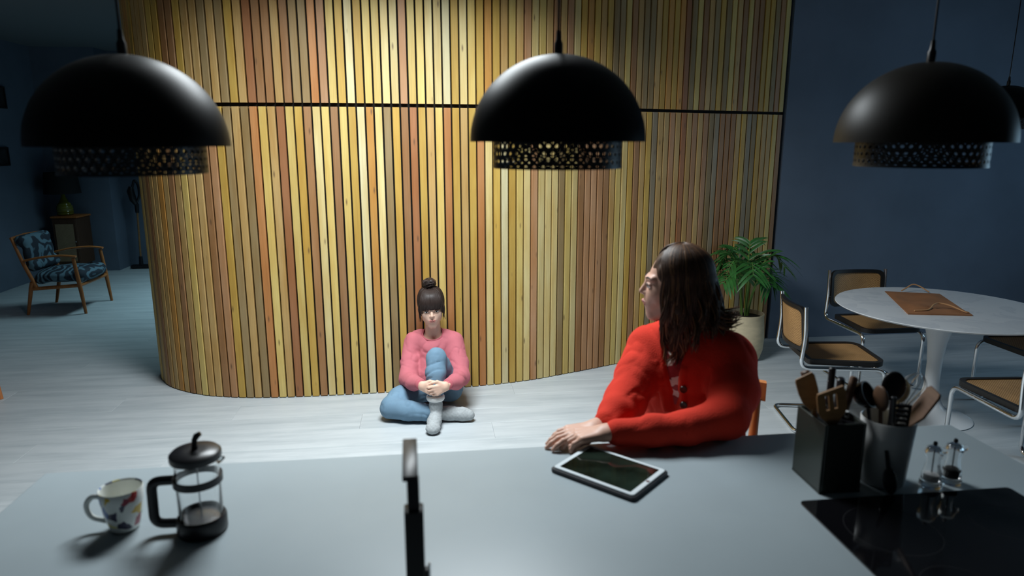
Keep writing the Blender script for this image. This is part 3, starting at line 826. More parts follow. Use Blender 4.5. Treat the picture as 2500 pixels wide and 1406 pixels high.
# crock with cooking spoons
CK = Vector((0.952, 1.622, CT))
t = thing('utensil_crock', 'white ceramic crock full of cooking spoons', 'crock', CK)
MB().lathe([(0, 0.0002), (0.050, 0.0002), (0.053, 0.003), (0.064, 0.172), (0.0625, 0.174), (0.0605, 0.172), (0.050, 0.008), (0, 0.008)], 48).build('jar', 'crock', t, 60)
def utensil(name, label, cat, foot, tip, material, head, group='utensils in the crock'):
    """shaft from the foot inside the crock up to the head; head = (kind, size...)"""
    a, b = CK + Vector(foot), CK + Vector(tip)
    k = thing(name, label, cat, a, 0, group)
    d_ = b - a; L = d_.length; rot = d_.to_track_quat('Z', 'Y').to_matrix().to_4x4()
    twist = head[-1]; rot = rot @ Matrix.Rotation(R(twist), 4, 'Z')
    if head[0] == 'spoon':
        w, l = head[1], head[2]
        MB().tube([(0, 0, 0), (0, 0, L-l*0.9)], 0.0052, 8, rot).build('shaft', material, k)
        MB().sphere((0, 0, L-l/2), (w/2, 0.008, l/2), 20, 12, rot).build('bowl', material, k, 180)
    elif head[0] == 'ladle':
        w = head[1]
        MB().tube([(0, 0, 0), (0, 0, L-w*0.9)], 0.0052, 8, rot).build('shaft', material, k)
        mb = MB(); prof = [(w/2*math.sin(a_), -w/2*math.cos(a_)) for a_ in np.linspace(0, math.pi*0.55, 10)]
        prof[0] = (0, prof[0][1]); inn = [((w/2-0.003)*math.sin(a_), -(w/2-0.003)*math.cos(a_)) for a_ in np.linspace(math.pi*0.55, 0, 10)]; inn[-1] = (0, inn[-1][1])
        mb.lathe(prof+inn, 28, rot @ Matrix.Translation((0, 0.0, L-w/2)) @ Matrix.Rotation(R(head[2]), 4, 'X'))
        mb.build('bowl', material, k, 60)
    elif head[0] == 'slotted':
        w, l = head[1], head[2]
        MB().tube([(0, 0, 0), (0, 0, L-l)], 0.0055, 8, rot).build('shaft', material, k)
        mb = MB()
        mb.box((-w/2, -0.003, L-l), (-w/2+0.007, 0.003, L), rot).box((w/2-0.007, -0.003, L-l), (w/2, 0.003, L), rot)
        n = 6
        for i in range(n): mb.box((-w/2+0.007, -0.003, L-l+i*(l-0.006)/(n-1)), (w/2-0.007, 0.003, L-l+i*(l-0.006)/(n-1)+0.007), rot)
        mb.build('slotted_head', material, k)
    elif head[0] == 'whisk':
        w, l = head[1], head[2]
        MB().tube([(0, 0, 0), (0, 0, L-l)], 0.006, 8, rot).build('shaft', material, k)
        for i in range(5):
            A = Matrix.Rotation(R(36*i), 4, 'Z')
            MB().tube(spline([(0.003, 0, L-l), (w*0.35, 0, L-l*0.6), (w/2, 0, L-l*0.25), (0, 0, L), (-w/2, 0, L-l*0.25), (-w*0.35, 0, L-l*0.6), (-0.003, 0, L-l)], 5), 0.0009, 5, rot @ A).build('wire', 'steel', k)
    elif head[0] == 'paddle':
        w, l = head[1], head[2]
        MB().tube([(0, 0, 0), (0, 0, L-l)], 0.0055, 8, rot).build('shaft', material, k)
        MB().prism([(-0.007, L-l), (0.007, L-l), (w/2, L-l*0.62), (w/2, L-l*0.08), (w*0.36, L), (-w*0.40, L-0.004), (-w/2, L-l*0.12), (-w/2, L-l*0.62)], -0.003, 0.003, rot @ Matrix.Rotation(R(90), 4, 'X'), 0.001).build('blade', material, k)
    elif head[0] == 'stick':
        MB().prism(round_rect(0.012, 0.009, 0.004, 3), 0, L, rot, 0.001).build('handle', material, k)
    return k
utensil('cooking_spoon', 'brown round wooden spoon inside the black ring in the crock', 'spoon', (-0.01, -0.01, 0.012), (-0.036, -0.012, 0.262), 'wood_dark', ('spoon', 0.050, 0.068, 10))
utensil('ladle', 'black ladle with its bowl towards the knife box in the crock', 'ladle', (-0.012, 0.012, 0.012), (-0.052, 0.030, 0.258), 'black_plastic', ('ladle', 0.070, 70, 160))
utensil('spatula', 'narrow black handle standing at the near side of the crock', 'spatula', (0.0, -0.035, 0.012), (-0.024, -0.052, 0.248), 'black_plastic', ('stick', 0))
utensil('serving_spoon', 'large black serving spoon standing tallest in the crock', 'spoon', (0.012, 0.010, 0.012), (0.020, 0.030, 0.285), 'black_plastic', ('spoon', 0.058, 0.078, 5))
utensil('cooking_spoon', 'pale beech wooden spoon behind the tall black spoon', 'spoon', (0.020, 0.020, 0.012), (0.050, 0.048, 0.262), 'wood_pale', ('spoon', 0.046, 0.066, 20))
utensil('slotted_turner', 'black turner with a ladder of slots in the crock', 'turner', (0.004, -0.026, 0.012), (0.002, -0.046, 0.225), 'black_plastic', ('slotted', 0.044, 0.072, 0))
utensil('wooden_spatula', 'broad brown wooden spatula leaning out over the crock rim', 'spatula', (-0.045, -0.010, 0.012), (0.092, -0.028, 0.258), 'wood_dark', ('paddle', 0.068, 0.118, 0))
utensil('whisk', 'wire whisk behind the broad brown spatula', 'whisk', (-0.04, 0.002, 0.012), (0.098, 0.050, 0.272), 'black_plastic', ('whisk', 0.050, 0.10, 0))
# dark scoop shape set against the front of the crock
k = thing('scoop_shape', 'small black scoop shape against the front of the white crock', 'scoop', CK + Vector((-0.015, -0.078, 0.0)))
rot = Matrix.Rotation(R(-14), 4, 'X') @ Matrix.Rotation(R(-6), 4, 'Y')
MB().sphere((0, 0, 0.036), (0.017, 0.008, 0.034), 18, 12, rot).build('bowl', 'black_plastic', k, 180)
MB().tube([(0, 0, 0.06), (0, -0.001, 0.112)], [0.0055, 0.0045], 8, rot).build('shaft', 'black_plastic', k)

# salt and pepper mills of clear plastic
def mill(label, loc, fill, fh):
    t = thing('spice_mill', label, 'mill', loc, 0, 'clear mills')
    o = [(0, 0.0002), (0.024, 0.0002), (0.026, 0.004), (0.025, 0.014), (0.0225, 0.02), (0.0225, 0.03), (0.0195, 0.044), (0.0165, 0.062), (0.0165, 0.074), (0.0205, 0.082), (0.022, 0.092), (0.019, 0.102), (0.010, 0.108), (0, 0.109)]
    i_ = [(0, 0.100), (0.010, 0.099), (0.016, 0.092), (0.015, 0.084), (0.0125, 0.076), (0.0125, 0.062), (0.0155, 0.044), (0.0185, 0.03), (0.0185, 0.016), (0, 0.016)]
    MB().lathe(o + i_, 32).build('body', 'glass', t, 60)
    MB().lathe([(0, 0.0165), (0.018, 0.0165), (0.018, 0.03), (0.0175, fh*0.9), (0, fh)], 24).build('filling', fill, t)
    MB().tube([(0, 0, 0.0305 if fh < 0.03 else fh+0.0005), (0, 0, 0.098)], 0.0016, 6).build('spindle', 'black_metal', t)
    MB().lathe([(0, 0.1092), (0.004, 0.1092), (0.0055, 0.114), (0.004, 0.119), (0, 0.12)], 16).build('screw_knob', 'black_metal', t)
    MB().sphere((0.028, 0.004, 0.092), 0.0075, 14, 10).build('side_knob', 'glass', t, 180)
mill('clear spice mill filled with white salt', (1.062, 1.596, CT), 'salt', 0.036)
mill('clear spice mill filled with dark peppercorns', (1.124, 1.613, CT), 'pepper', 0.044)
# ---------------------------------------------------------------- dining area
t = thing('dining_table', 'round white pedestal dining table with a marble top', 'table', (2.715, 4.2, 0))
MB().lathe([(0, 0), (0.245, 0), (0.252, 0.006), (0.235, 0.014), (0.16, 0.030), (0.09, 0.065), (0.056, 0.13), (0.043, 0.24), (0.043, 0.36), (0.055, 0.50), (0.085, 0.62), (0.13, 0.695), (0.15, 0.7095), (0, 0.7095)], 56).build('pedestal', 'white_lacquer', t, 60)
MB().lathe([(0, 0.71), (0.56, 0.71), (0.60, 0.716), (0.615, 0.7265), (0.612, 0.73), (0, 0.73)], 96).build('table_top', 'marble', t, 40)

def make_chair():
    t = thing('dining_chair', '', 'chair')
    yo = 0.225
    half = [(-0.268, yo, 0.80), (-0.255, yo, 0.62), (-0.272, yo, 0.425), (0.225, yo, 0.425), (0.225, yo, 0.0135), (-0.265, yo, 0.0135)]
    pts = half + [(x, -y, z) for x, y, z in reversed(half)]
    MB().tube(rounded(pts, 0.06, 6), 0.0125, 12).build('tube_frame', 'chrome', t, 60)
    # seat: rounded trapezoid ring with cane
    def outline(s):
        return [(x*s-0.0, y*s) for x, y in ((-0.20, -0.185), (-0.20, 0.185))]
    def seat_poly(ins):
        a = 0.235-ins; out = []
        for cx, cy, rr, a0 in ((0.235-0.075, 0.222-0.075, 0.075-ins, 0), (-0.215+0.03, 0.195-0.03, max(0.03-ins, 0.004), 90), (-0.215+0.03, -0.195+0.03, max(0.03-ins, 0.004), 180), (0.235-0.075, -0.222+0.075, 0.075-ins, 270)):
            if rr <= 0.0041: cx += (0.03-ins-0.004)*(-1 if cx > 0 else 1)*-1; cy = math.copysign(0.195-ins-0.004, cy)
            for i in range(6):
                q = R(a0+90*i/5); out.append((cx+rr*math.cos(q), cy+rr*math.sin(q)))
        return out
    o, i_ = seat_poly(0.0), seat_poly(0.026); n = len(o)
    mb = MB(); v = [(p[0], p[1], 0.438) for p in o] + [(p[0], p[1], 0.468) for p in o] + [(p[0], p[1], 0.468) for p in i_] + [(p[0], p[1], 0.438) for p in i_]
    f = []
    for q in range(4):
        for k in range(n): f.append((q*n+k, q*n+(k+1) % n, ((q+1) % 4)*n+(k+1) % n, ((q+1) % 4)*n+k))
    mb.add(v, f).build('seat_frame', 'black_wood', t, 40)
    MB().prism(seat_poly(0.0262), 0.452, 0.460).build('seat_cane', 'cane', t, 30)
    # backrest: rounded rectangle bent round the sitter
    def bend(y, z, off):
        x = -0.232 - 0.045*(1-(y/0.22)**2) - (z-0.5)*0.10 + off
        return (x, y, z)
    W, Hh, zc = 0.425, 0.275, 0.655
    ro, ri = round_rect(W, Hh, 0.045, 5), round_rect(W-0.046, Hh-0.046, 0.025, 5)
    # denser outline for the bend
    def dense(P):
        out = []
        for i in range(len(P)):
            a, b = Vector(P[i]), Vector(P[(i+1) % len(P)])
            m = max(1, int((b-a).length/0.05))
            out += [a + (b-a)*(j/m) for j in range(m)]
        return out
    ro_d = dense(ro); ri_d = [Vector((p.x*(W-0.046)/W, p.y*(Hh-0.046)/Hh)) for p in ro_d]
    n = len(ro_d); mb = MB(); v = []
    for P, off in ((ro_d, -0.012), (ro_d, 0.012), (ri_d, 0.012), (ri_d, -0.012)): v += [bend(p.x, zc+p.y, off) for p in P]
    f = []
    for q in range(4):
        for k in range(n): f.append((q*n+k, q*n+(k+1) % n, ((q+1) % 4)*n+(k+1) % n, ((q+1) % 4)*n+k))
    mb.add(v, f).build('back_frame', 'black_wood', t, 40)
    mb = MB(); nx, nz = 14, 6; v = []
    w2, h2 = (W-0.048)/2, (Hh-0.048)/2
    for off in (-0.003, 0.003):
        for j in range(nz+1):
            for i in range(nx+1):
                v.append(bend(-w2+2*w2*i/nx, zc-h2+2*h2*j/nz, off))
    f = []; S = (nx+1)*(nz+1)
    for j in range(nz):
        for i in range(nx):
            a = j*(nx+1)+i
            f += [(a, a+nx+1, a+nx+2, a+1), (S+a, S+a+1, S+a+nx+2, S+a+nx+1)]
    mb.add(v, f).build('back_cane', 'cane', t, 60)
    for s in (-1, 1):
        for z in (0.60, 0.71):
            x = bend(0.2, z, 0)[0]
            MB().tube([(x-0.003, s*0.2125, z), (x-0.009, s*0.224, z)], 0.005, 8).build('bolt', 'chrome', t)
    return t
ch = make_chair()
gch = 'cane cantilever chairs round the table'
spots = [((2.015, 4.12, 0), -4, 'cane cantilever chair nearest the potted palm, its back to it'),
         ((2.665, 4.865, 0), -84, 'cane cantilever chair against the blue wall, facing the kitchen'),
         ((2.69, 3.40, 0), 92, 'cane cantilever chair with its back to the kitchen, nearest the mills'),
         ((3.42, 4.28, 0), 186, 'cane cantilever chair half hidden beyond the marble table, at the picture edge')]
for i, (loc, a, lab) in enumerate(spots):
    o = ch if i == 0 else copy_tree(ch)
    o.location = loc; o.rotation_euler = (0, 0, R(a)); tag(o, lab, 'chair', gch)

# kraft paper bag lying on the table
t = thing('paper_bag', 'brown kraft paper carrier bag lying flat on the marble', 'bag', (2.62, 4.32, 0.73))
c = [Vector((2.396, 4.015)), Vector((2.760, 3.975)), Vector((2.935, 4.585)), Vector((2.600, 4.665))]
def bag_pt(a, b):
    p = c[0]*(1-a)*(1-b) + c[1]*a*(1-b) + c[2]*a*b + c[3]*(1-a)*b
    return p - Vector((2.62, 4.32))
nx, ny = 24, 30; v = []; f = []
for side in (0, 1):
    for j in range(ny+1):
        for i in range(nx+1):
            a, b = i/nx, j/ny; p = bag_pt(a, b)
            ed = min(a, 1-a, 1-b)*6; ed = min(1, ed); fold = abs(b-0.16)
            z = 0.002 + (0.016*ed*(0.6+0.4*math.sin(3.1*a+5*b)) + 0.006*math.sin(9*a-6*b)*ed)
            if b < 0.16: z = 0.004 + 0.012*(b/0.16)*ed + 0.004
            if fold < 0.02: z += 0.004
            v.append((p.x, p.y, 0.0005 if side else max(z, 0.0022)))
S = (nx+1)*(ny+1)
for j in range(ny):
    for i in range(nx):
        a = j*(nx+1)+i
        f += [(a, a+1, a+nx+2, a+nx+1), (S+a, S+a+nx+1, S+a+nx+2, S+a+1)]
edge = [i for i in range(nx+1)] + [(j+1)*(nx+1)+nx for j in range(ny)] + [ny*(nx+1)+nx-1-i for i in range(nx)] + [(ny-1-j)*(nx+1) for j in range(ny-1)]
for q in range(len(edge)):
    a, b = edge[q], edge[(q+1) % len(edge)]
    f.append((b, a, S+a, S+b))
MB().add(v, f).build('bag_body', 'kraft', t, 50)
def hp(a, b, z): p = bag_pt(a, b); return (p.x, p.y, z)
MB().tube(spline([hp(0.12, 0.06, 0.016), hp(0.35, 0.09, 0.020), hp(0.50, 0.22, 0.034), hp(0.62, 0.27, 0.036), hp(0.76, 0.20, 0.032), hp(0.90, 0.06, 0.018), hp(0.97, 0.05, 0.014)], 6), 0.0045, 8).build('handle', 'kraft_handle', t)
MB().tube(spline([hp(0.30, 0.985, 0.012), hp(0.40, 1.02, 0.030), hp(0.52, 1.05, 0.052), hp(0.64, 1.04, 0.044), hp(0.80, 0.985, 0.012)], 6), 0.0045, 8).build('handle', 'kraft_handle', t)

# potted palm
t = thing('potted_palm', 'green palm in a beige pot at the end of the batten wall', 'plant', (1.905, 5.44, 0))
MB().lathe([(0, 0), (0.120, 0), (0.140, 0.012), (0.160, 0.08), (0.166, 0.18), (0.160, 0.28), (0.152, 0.36), (0.156, 0.375), (0.154, 0.383), (0.146, 0.382), (0.142, 0.36), (0.142, 0.335), (0, 0.335)], 48).build('pot', 'pot', t, 60)
MB().lathe([(0, 0.3352), (0.1405, 0.3352), (0.1405, 0.350), (0.06, 0.362), (0, 0.366)], 32).build('soil', 'soil', t)
lr = random.Random(5)
def frond(az, reach, height, droop, nl, ll):
    P = []
    for i in range(15):
        s = i/14
        rr = 0.03 + reach*(s**1.5)
        z = 0.355 + height*math.sin(min(1.0, s*1.15)*math.pi/2) - droop*max(0, s-0.55)**1.6
        P.append(Vector((math.cos(az)*rr, math.sin(az)*rr, z)))
    WN = Vector((-0.42, 0.907, 0)); P = [p - WN*max(0.0, p.dot(WN)-0.23) for p in P]
    fr = MB().tube(P, [0.0065*(1-0.75*i/14) for i in range(15)], 6).build('frond', 'stem', t)
    for i in range(nl):
        for s in (-1, 1):
            q = 0.40 + 0.58*i/(nl-1); k = q*14; a = int(min(k, 13)); fpt = P[a].lerp(P[a+1], k-a)
            T = (P[a+1]-P[a]).normalized(); side = T.cross(Vector((0,0,1))).normalized()*s
            L = ll*(0.55+0.6*math.sin(math.pi*(0.18+0.75*i/(nl-1))))*lr.uniform(0.85, 1.12)
            d = (side*0.85 + T*0.75 + Vector((0,0,lr.uniform(0.0, 0.35)))).normalized()
            nrm = d.cross(T).normalized()
            if nrm.z < 0: nrm = -nrm
            wv = d.cross(nrm).normalized(); m = 7; v = []; f = []
            dr = lr.uniform(0.5, 1.1)
            for j in range(m):
                z = j/(m-1); w = 0.0125*math.sin(math.pi*min(0.98, 0.10+0.9*z))**0.7
                c_ = fpt + d*(L*z) - Vector((0,0,1))*(L*dr*0.5*z*z)
                v += [c_ - wv*w + nrm*0.003*(1-z), c_ - nrm*0.001, c_ + wv*w + nrm*0.003*(1-z)]
            for j in range(m-1):
                for q_ in range(2): f.append((j*3+q_, j*3+q_+1, j*3+3+q_+1, j*3+3+q_))
            WN = Vector((-0.42, 0.907, 0))
            v = [p - WN*max(0.0, p.dot(WN)-0.235) for p in v]
            MB().add(v, f).build('leaflet', 'leaf', fr, 180)
for k in range(11):
    az = 2*math.pi*k/11 + lr.uniform(-0.25, 0.25)
    frond(az, lr.uniform(0.16, 0.32), lr.uniform(0.38, 0.60), lr.uniform(0.25, 0.6), 9, 0.20)
frond(1.2, 0.05, 0.60, 0.0, 8, 0.17)

# ---------------------------------------------------------------- back room
# armchair
t = thing('armchair', 'low teak armchair with blue leaf-patterned cushions', 'armchair', (-4.74, 7.18, 0), R(7))
for s in (-1, 1):
    yy = 0.30*s
    MB().tube([(0.27, yy, 0), (0.245, yy, 0.30), (0.215, yy, 0.585)], [0.014, 0.021, 0.017], 10).build('front_leg', 'teak', t)
    MB().tube([(-0.30, yy*0.93, 0), (-0.235, yy*0.93, 0.28), (-0.215, yy*0.95, 0.34)], [0.014, 0.021, 0.02], 10).build('rear_leg', 'teak', t)
    MB().tube(spline([(0.245, yy, 0.602), (0.10, yy*1.02, 0.615), (-0.10, yy*1.02, 0.598), (-0.26, yy*0.96, 0.565)], 5), 0.021, 10, None, True, 0.55).build('armrest', 'teak', t)
    MB().tube([(-0.18, yy*0.93, 0.28), (-0.27, yy*0.93, 0.52), (-0.36, yy*0.9, 0.80)], [0.018, 0.018, 0.013], 10).build('back_post', 'teak', t)
    MB().tube([(0.245, yy*0.98, 0.30), (-0.235, yy*0.93, 0.27)], 0.019, 8).build('side_rail', 'teak', t)
MB().tube([(0.245, -0.29, 0.30), (0.245, 0.29, 0.30)], 0.019, 8).build('front_rail', 'teak', t)
MB().tube([(-0.36, -0.27, 0.79), (-0.375, 0, 0.80), (-0.36, 0.27, 0.79)], 0.016, 8).build('top_rail', 'teak', t)
S1 = net([ell((0.03, 0, 0.385), (0.30, 0.30, 0.085), 0.02), cone((0.22, -0.22, 0.385), (0.22, 0.22, 0.385), 0.068, 0.068, 0.04), cone((-0.16, -0.22, 0.365), (-0.16, 0.22, 0.365), 0.058, 0.058, 0.04)], 0.014)
o = soft('seat_cushion', S1, 'blue_leaf_cloth', t, None, False)
S2 = net([cone((-0.225, -0.2, 0.50), (-0.225, 0.2, 0.50), 0.06, 0.06, 0.05), cone((-0.30, -0.22, 0.76), (-0.30, 0.22, 0.76), 0.058, 0.058, 0.05), ell((-0.26, 0, 0.63), (0.07, 0.26, 0.17), 0.04)], 0.014)
soft('back_cushion', S2, 'blue_leaf_cloth', t, None, False)

# cabinet, lamp, pictures, vacuum
t = thing('side_cabinet', 'narrow walnut cabinet with a pale cane door behind the armchair', 'cabinet', (-5.845, 9.08, 0), R(5))
MB().box((-0.15, -0.19, 0.16), (0.15, 0.16, 0.775), None, 0.004).build('body', 'walnut', t)
MB().box((-0.165, -0.205, 0.776), (0.165, 0.165, 0.80), None, 0.004).build('top', 'teak', t)
d = MB().box((-0.142, -0.205, 0.17), (0.142, -0.1905, 0.765), None, 0.002).build('door', 'walnut', t)
MB().box((-0.112, -0.209, 0.21), (0.112, -0.2052, 0.70)).build('cane_panel', 'cane_pale', d)
MB().sphere((0.125, -0.212, 0.47), 0.008, 10, 8).build('knob', 'steel', d)
for sx in (-1, 1):
    for sy in (-1, 1):
        MB().tube([(sx*0.13, sy*0.14-0.015, 0), (sx*0.115, sy*0.125-0.015, 0.1598)], [0.010, 0.016], 8).build('leg', 'walnut', t)
t = thing('table_lamp', 'olive ribbed table lamp with a black drum shade on the cabinet', 'lamp', (-5.90, 9.05, 0.80))
prof = [(0, 0), (0.085, 0), (0.09, 0.006)]
for i in range(1, 17): 
    z = 0.006 + i*0.0105; prof.append(((0.097 - 0.0022*max(0, i-9)**1.45) + 0.005*math.sin(i*1.9), z))
prof += [(0.045, 0.20), (0.026, 0.24), (0.018, 0.27), (0.016, 0.30), (0, 0.30)]
MB().lathe(prof, 36).build('base', 'green_glass', t, 60)
MB().tube([(0, 0, 0.3002), (0, 0, 0.36)], 0.008, 10).build('lamp_holder', 'black_plastic', t)
MB().lathe([(0.215, 0.285), (0.185, 0.56), (0.182, 0.56), (0.212, 0.285)], 40, None, True).build('shade', 'shade_black', t, 60)
sp = MB()
for a in (0, 2.094, 4.189): sp.tube([(0, 0, 0.36), (0.20*math.cos(a), 0.20*math.sin(a), 0.36)], 0.003, 6)
sp.build('shade_ring', 'black_metal', t)
def picture(label, v, z, w, h, material):
    t = thing('picture_frame', label, 'picture', HF(UL+0.0002, v, z), YAW, 'pictures on the passage wall')
    for a in ((-w/2, -h/2, w/2, -h/2+0.02), (-w/2, h/2-0.02, w/2, h/2), (-w/2, -h/2+0.02, -w/2+0.02, h/2-0.02), (w/2-0.02, -h/2+0.02, w/2, h/2-0.02)):
        MB().box((0, a[0], a[1]), (0.022, a[2], a[3])).build('frame', 'black_wood', t)
    MB().box((0.002, -w/2+0.0202, -h/2+0.0202), (0.010, w/2-0.0202, h/2-0.0202)).build('print', material, t)
picture('small dark picture on the left wall, lowest of the two', 8.95, 1.575, 0.40, 0.22, 'picture_dark')
picture('dark picture on the left wall half hidden by the big pendant', 9.05, 2.27, 0.42, 0.26, 'picture_dark')

t = thing('stick_vacuum', 'stick vacuum cleaner leaning on the far wall beside the battens', 'vacuum', (-5.235, 9.52, 0), R(8))
MB().box((-0.13, -0.06, 0.002), (0.13, 0.06, 0.055), None, 0.015).build('floor_head', 'black_plastic', t)
MB().tube([(0, 0, 0.04), (0, 0.01, 0.17)], [0.03, 0.024], 12).build('joint', 'black_plastic', t)
MB().tube([(0, 0.01, 0.165), (0.0, 0.07, 0.78)], 0.013, 12).build('wand', 'wood_mid', t)
MB().tube([(0, 0.07, 0.775), (0, 0.08, 0.90)], [0.024, 0.030], 12).build('connector', 'black_plastic', t)
MB().tube([(0, 0.08, 0.88), (-0.035, 0.07, 0.96), (-0.055, 0.065, 1.08), (-0.045, 0.07, 1.14)], [0.025, 0.046, 0.048, 0.03], 14).build('dust_canister', 'black_plastic', t)
MB().tube(spline([(0.005, 0.08, 0.92), (0.045, 0.085, 1.02), (0.04, 0.09, 1.16), (0.0, 0.085, 1.22), (-0.03, 0.075, 1.13)], 6), 0.017, 10).build('handle', 'black_plastic', t)

# wooden stool at the picture edge, only its leg shows
t = thing('wooden_stool', 'rounded orange wooden stool cut by the left picture edge', 'stool', (-3.715, 4.50, 0))
MB().lathe([(0, 0.43), (0.15, 0.43), (0.165, 0.44), (0.165, 0.46), (0.15, 0.47), (0, 0.47)], 36).build('seat', 'wood_orange', t)
for a in (0, R(120), R(240)):
    MB().tube([(0.155*math.cos(a), 0.155*math.sin(a), 0), (0.10*math.cos(a), 0.10*math.sin(a), 0.4298)], [0.016, 0.02], 12).build('leg', 'wood_orange', t)
# ---------------------------------------------------------------- people
def unit(v): v = np.array(v, float); return v/np.linalg.norm(v)
def head_prims():
    P = [ell((0, 0.018, 0.035), (0.073, 0.092, 0.082), 0.01),
         ell((0, -0.028, -0.025), (0.059, 0.066, 0.082), 0.03),
         cone((0.042, -0.005, -0.062), (0.012, -0.066, -0.097), 0.024, 0.017, 0.02),
         cone((-0.042, -0.005, -0.062), (-0.012, -0.066, -0.097), 0.024, 0.017, 0.02),
         ell((0, -0.072, -0.099), (0.020, 0.018, 0.016), 0.015),
         ell((0.033, -0.056, -0.022), (0.024, 0.024, 0.026), 0.03), ell((-0.033, -0.056, -0.022), (0.024, 0.024, 0.026), 0.03),
         cone((0.040, -0.076, 0.024), (0.012, -0.086, 0.020), 0.009, 0.009, 0.014),
         cone((-0.040, -0.076, 0.024), (-0.012, -0.086, 0.020), 0.009, 0.009, 0.014)]
    P += [ell((s*0.031, -0.099, 0.004), (0.017, 0.014, 0.011), 0.012, 's') for s in (-1, 1)]
    P += [cone((0, -0.086, 0.014), (0, -0.106, -0.020), 0.0065, 0.0090, 0.010),
          ell((0.0088, -0.095, -0.0245), (0.0065, 0.009, 0.006), 0.006), ell((-0.0088, -0.095, -0.0245), (0.0065, 0.009, 0.006), 0.006),
          ell((0, -0.078, -0.058), (0.030, 0.018, 0.026), 0.024)]
    P += [ell((s*0.031, -0.078, 0.003), (0.0135, 0.0125, 0.0115), 0.003) for s in (-1, 1)]
    for s in (-1, 1):
        P += [cone((s*0.020, -0.0885, 0.0085), (s*0.031, -0.0910, 0.0110), 0.0024, 0.0028, 0.003), cone((s*0.031, -0.0910, 0.0110), (s*0.043, -0.0850, 0.0075), 0.0028, 0.0024, 0.003)]
    P += [cone((-0.019, -0.093, -0.0545), (0, -0.099, -0.0520), 0.0035, 0.0050, 0.004), cone((0.019, -0.093, -0.0545), (0, -0.099, -0.0520), 0.0035, 0.0050, 0.004),
          cone((-0.014, -0.094, -0.0615), (0.014, -0.094, -0.0615), 0.0052, 0.0052, 0.004)]
    for s in (-1, 1):
        P += [ell((s*0.073, 0.014, -0.004), (0.009, 0.018, 0.031), 0.006)]
    return P
HEAD = net(head_prims(), 0.0026)
LIPS = net([cone((-0.0225, -0.0935, -0.0535), (-0.006, -0.1012, -0.0520), 0.0024, 0.0046, 0.003), cone((0.0225, -0.0935, -0.0535), (0.006, -0.1012, -0.0520), 0.0024, 0.0046, 0.003),
            cone((-0.006, -0.1012, -0.0520), (0.006, -0.1012, -0.0520), 0.0046, 0.0046, 0.003), cone((-0.014, -0.0965, -0.0610), (0.014, -0.0965, -0.0610), 0.0048, 0.0048, 0.003)], 0.0016)
def face_y(x, z):
    """front of the face at (x, z)"""
    V = HEAD[0]; m = (np.abs(V[:,0]-x) < 0.004) & (np.abs(V[:,2]-z) < 0.004)
    return float(V[m,1].min())
def face_parts(root, M):
    off = Matrix.Translation(-Vector(root.location)) @ M
    soft('lips', xf(off, LIPS), 'lips', root, None, False)
    for s in (-1, 1):
        e = MB().sphere((s*0.031, -0.0796, 0.0020), (0.0132, 0.0128, 0.0092), 18, 12, off).build('eye', 'eye_white', root, 180)
        MB().sphere((s*0.031, -0.0886, 0.0020), (0.0062, 0.0042, 0.0062), 14, 10, off).build('iris', 'iris', e, 180)
        MB().tube([(s*x, face_y(s*x, z)-0.0004, z) for x, z in ((0.019, 0.0055), (0.025, 0.0082), (0.031, 0.0092), (0.037, 0.0085), (0.0435, 0.0060))], [0.0008, 0.0016, 0.0019, 0.0018, 0.0010], 6, off).build('eyelash', 'lash', e)
        MB().tube([(s*x, face_y(s*x, z)+0.0006, z) for x, z in ((0.014, 0.0245), (0.022, 0.0275), (0.032, 0.0295), (0.042, 0.0280), (0.050, 0.0235))], [0.0016, 0.0022, 0.0022, 0.0018, 0.0008], 6, off).build('eyebrow', 'lash', root)

def hand(w, f, n, s, curls, thumb=(0.3, 0.2), scale=1.0, arm=None):
    """palm and five fingers; w wrist, f forward, n palm side, s thumb side"""
    w = np.array(w, float); f = unit(f); n = np.array(n, float); n = unit(n - f*(n@f)); s = unit(np.array(s, float) - f*(np.array(s)@f) - n*(np.array(s)@n))
    P = []
    lens = [0.070, 0.078, 0.072, 0.056]; offs = [0.030, 0.010, -0.010, -0.029]; fwd = [0.086, 0.089, 0.085, 0.077]
    for i in range(4):
        b = w + scale*(f*fwd[i] + s*offs[i] - n*0.004)
        P.append(cone(w + scale*s*offs[i]*0.55 + f*0.004, b, 0.0155*scale, 0.0112*scale, 0.012))
        a = 0.0; p = b; c = curls[i]
        for q, (fr, rr0, rr1) in enumerate(((0.45, 0.0093, 0.0084), (0.31, 0.0084, 0.0076), (0.24, 0.0076, 0.0062))):
            a += R(c[q]); d = f*math.cos(a) + n*math.sin(a) + s*(0.05*(1.5-i))
            e = p + unit(d)*lens[i]*fr*scale
            P.append(cone(p, e, rr0*scale, rr1*scale, 0.0035)); p = e
    b = w + scale*(f*0.024 + s*0.024)
    d1 = unit(f*0.62 + s*0.62 + n*thumb[0]); d2 = unit(f*0.9 + s*0.12 + n*thumb[1]); d3 = unit(f*0.98 - s*0.12 + n*thumb[1])
    p1 = b + d1*0.038*scale; p2 = p1 + d2*0.031*scale; p3 = p2 + d3*0.024*scale
    P += [cone(w + s*0.010*scale, p1, 0.0155*scale, 0.0118*scale, 0.012), cone(p1, p2, 0.0108*scale, 0.0093*scale, 0.005), cone(p2, p3, 0.0093*scale, 0.0070*scale, 0.004)]
    P.append(cone(np.array(arm), w + f*0.012, 0.0270*scale, 0.0225*scale, 0.015))
    return P

def strands(paths, n=5):
    mb = MB()
    for pts, r0, r1 in paths:
        m = len(pts); mb.tube(pts, [r0 + (r1-r0)*(i/(m-1))**1.5 for i in range(m)], n)
    return mb

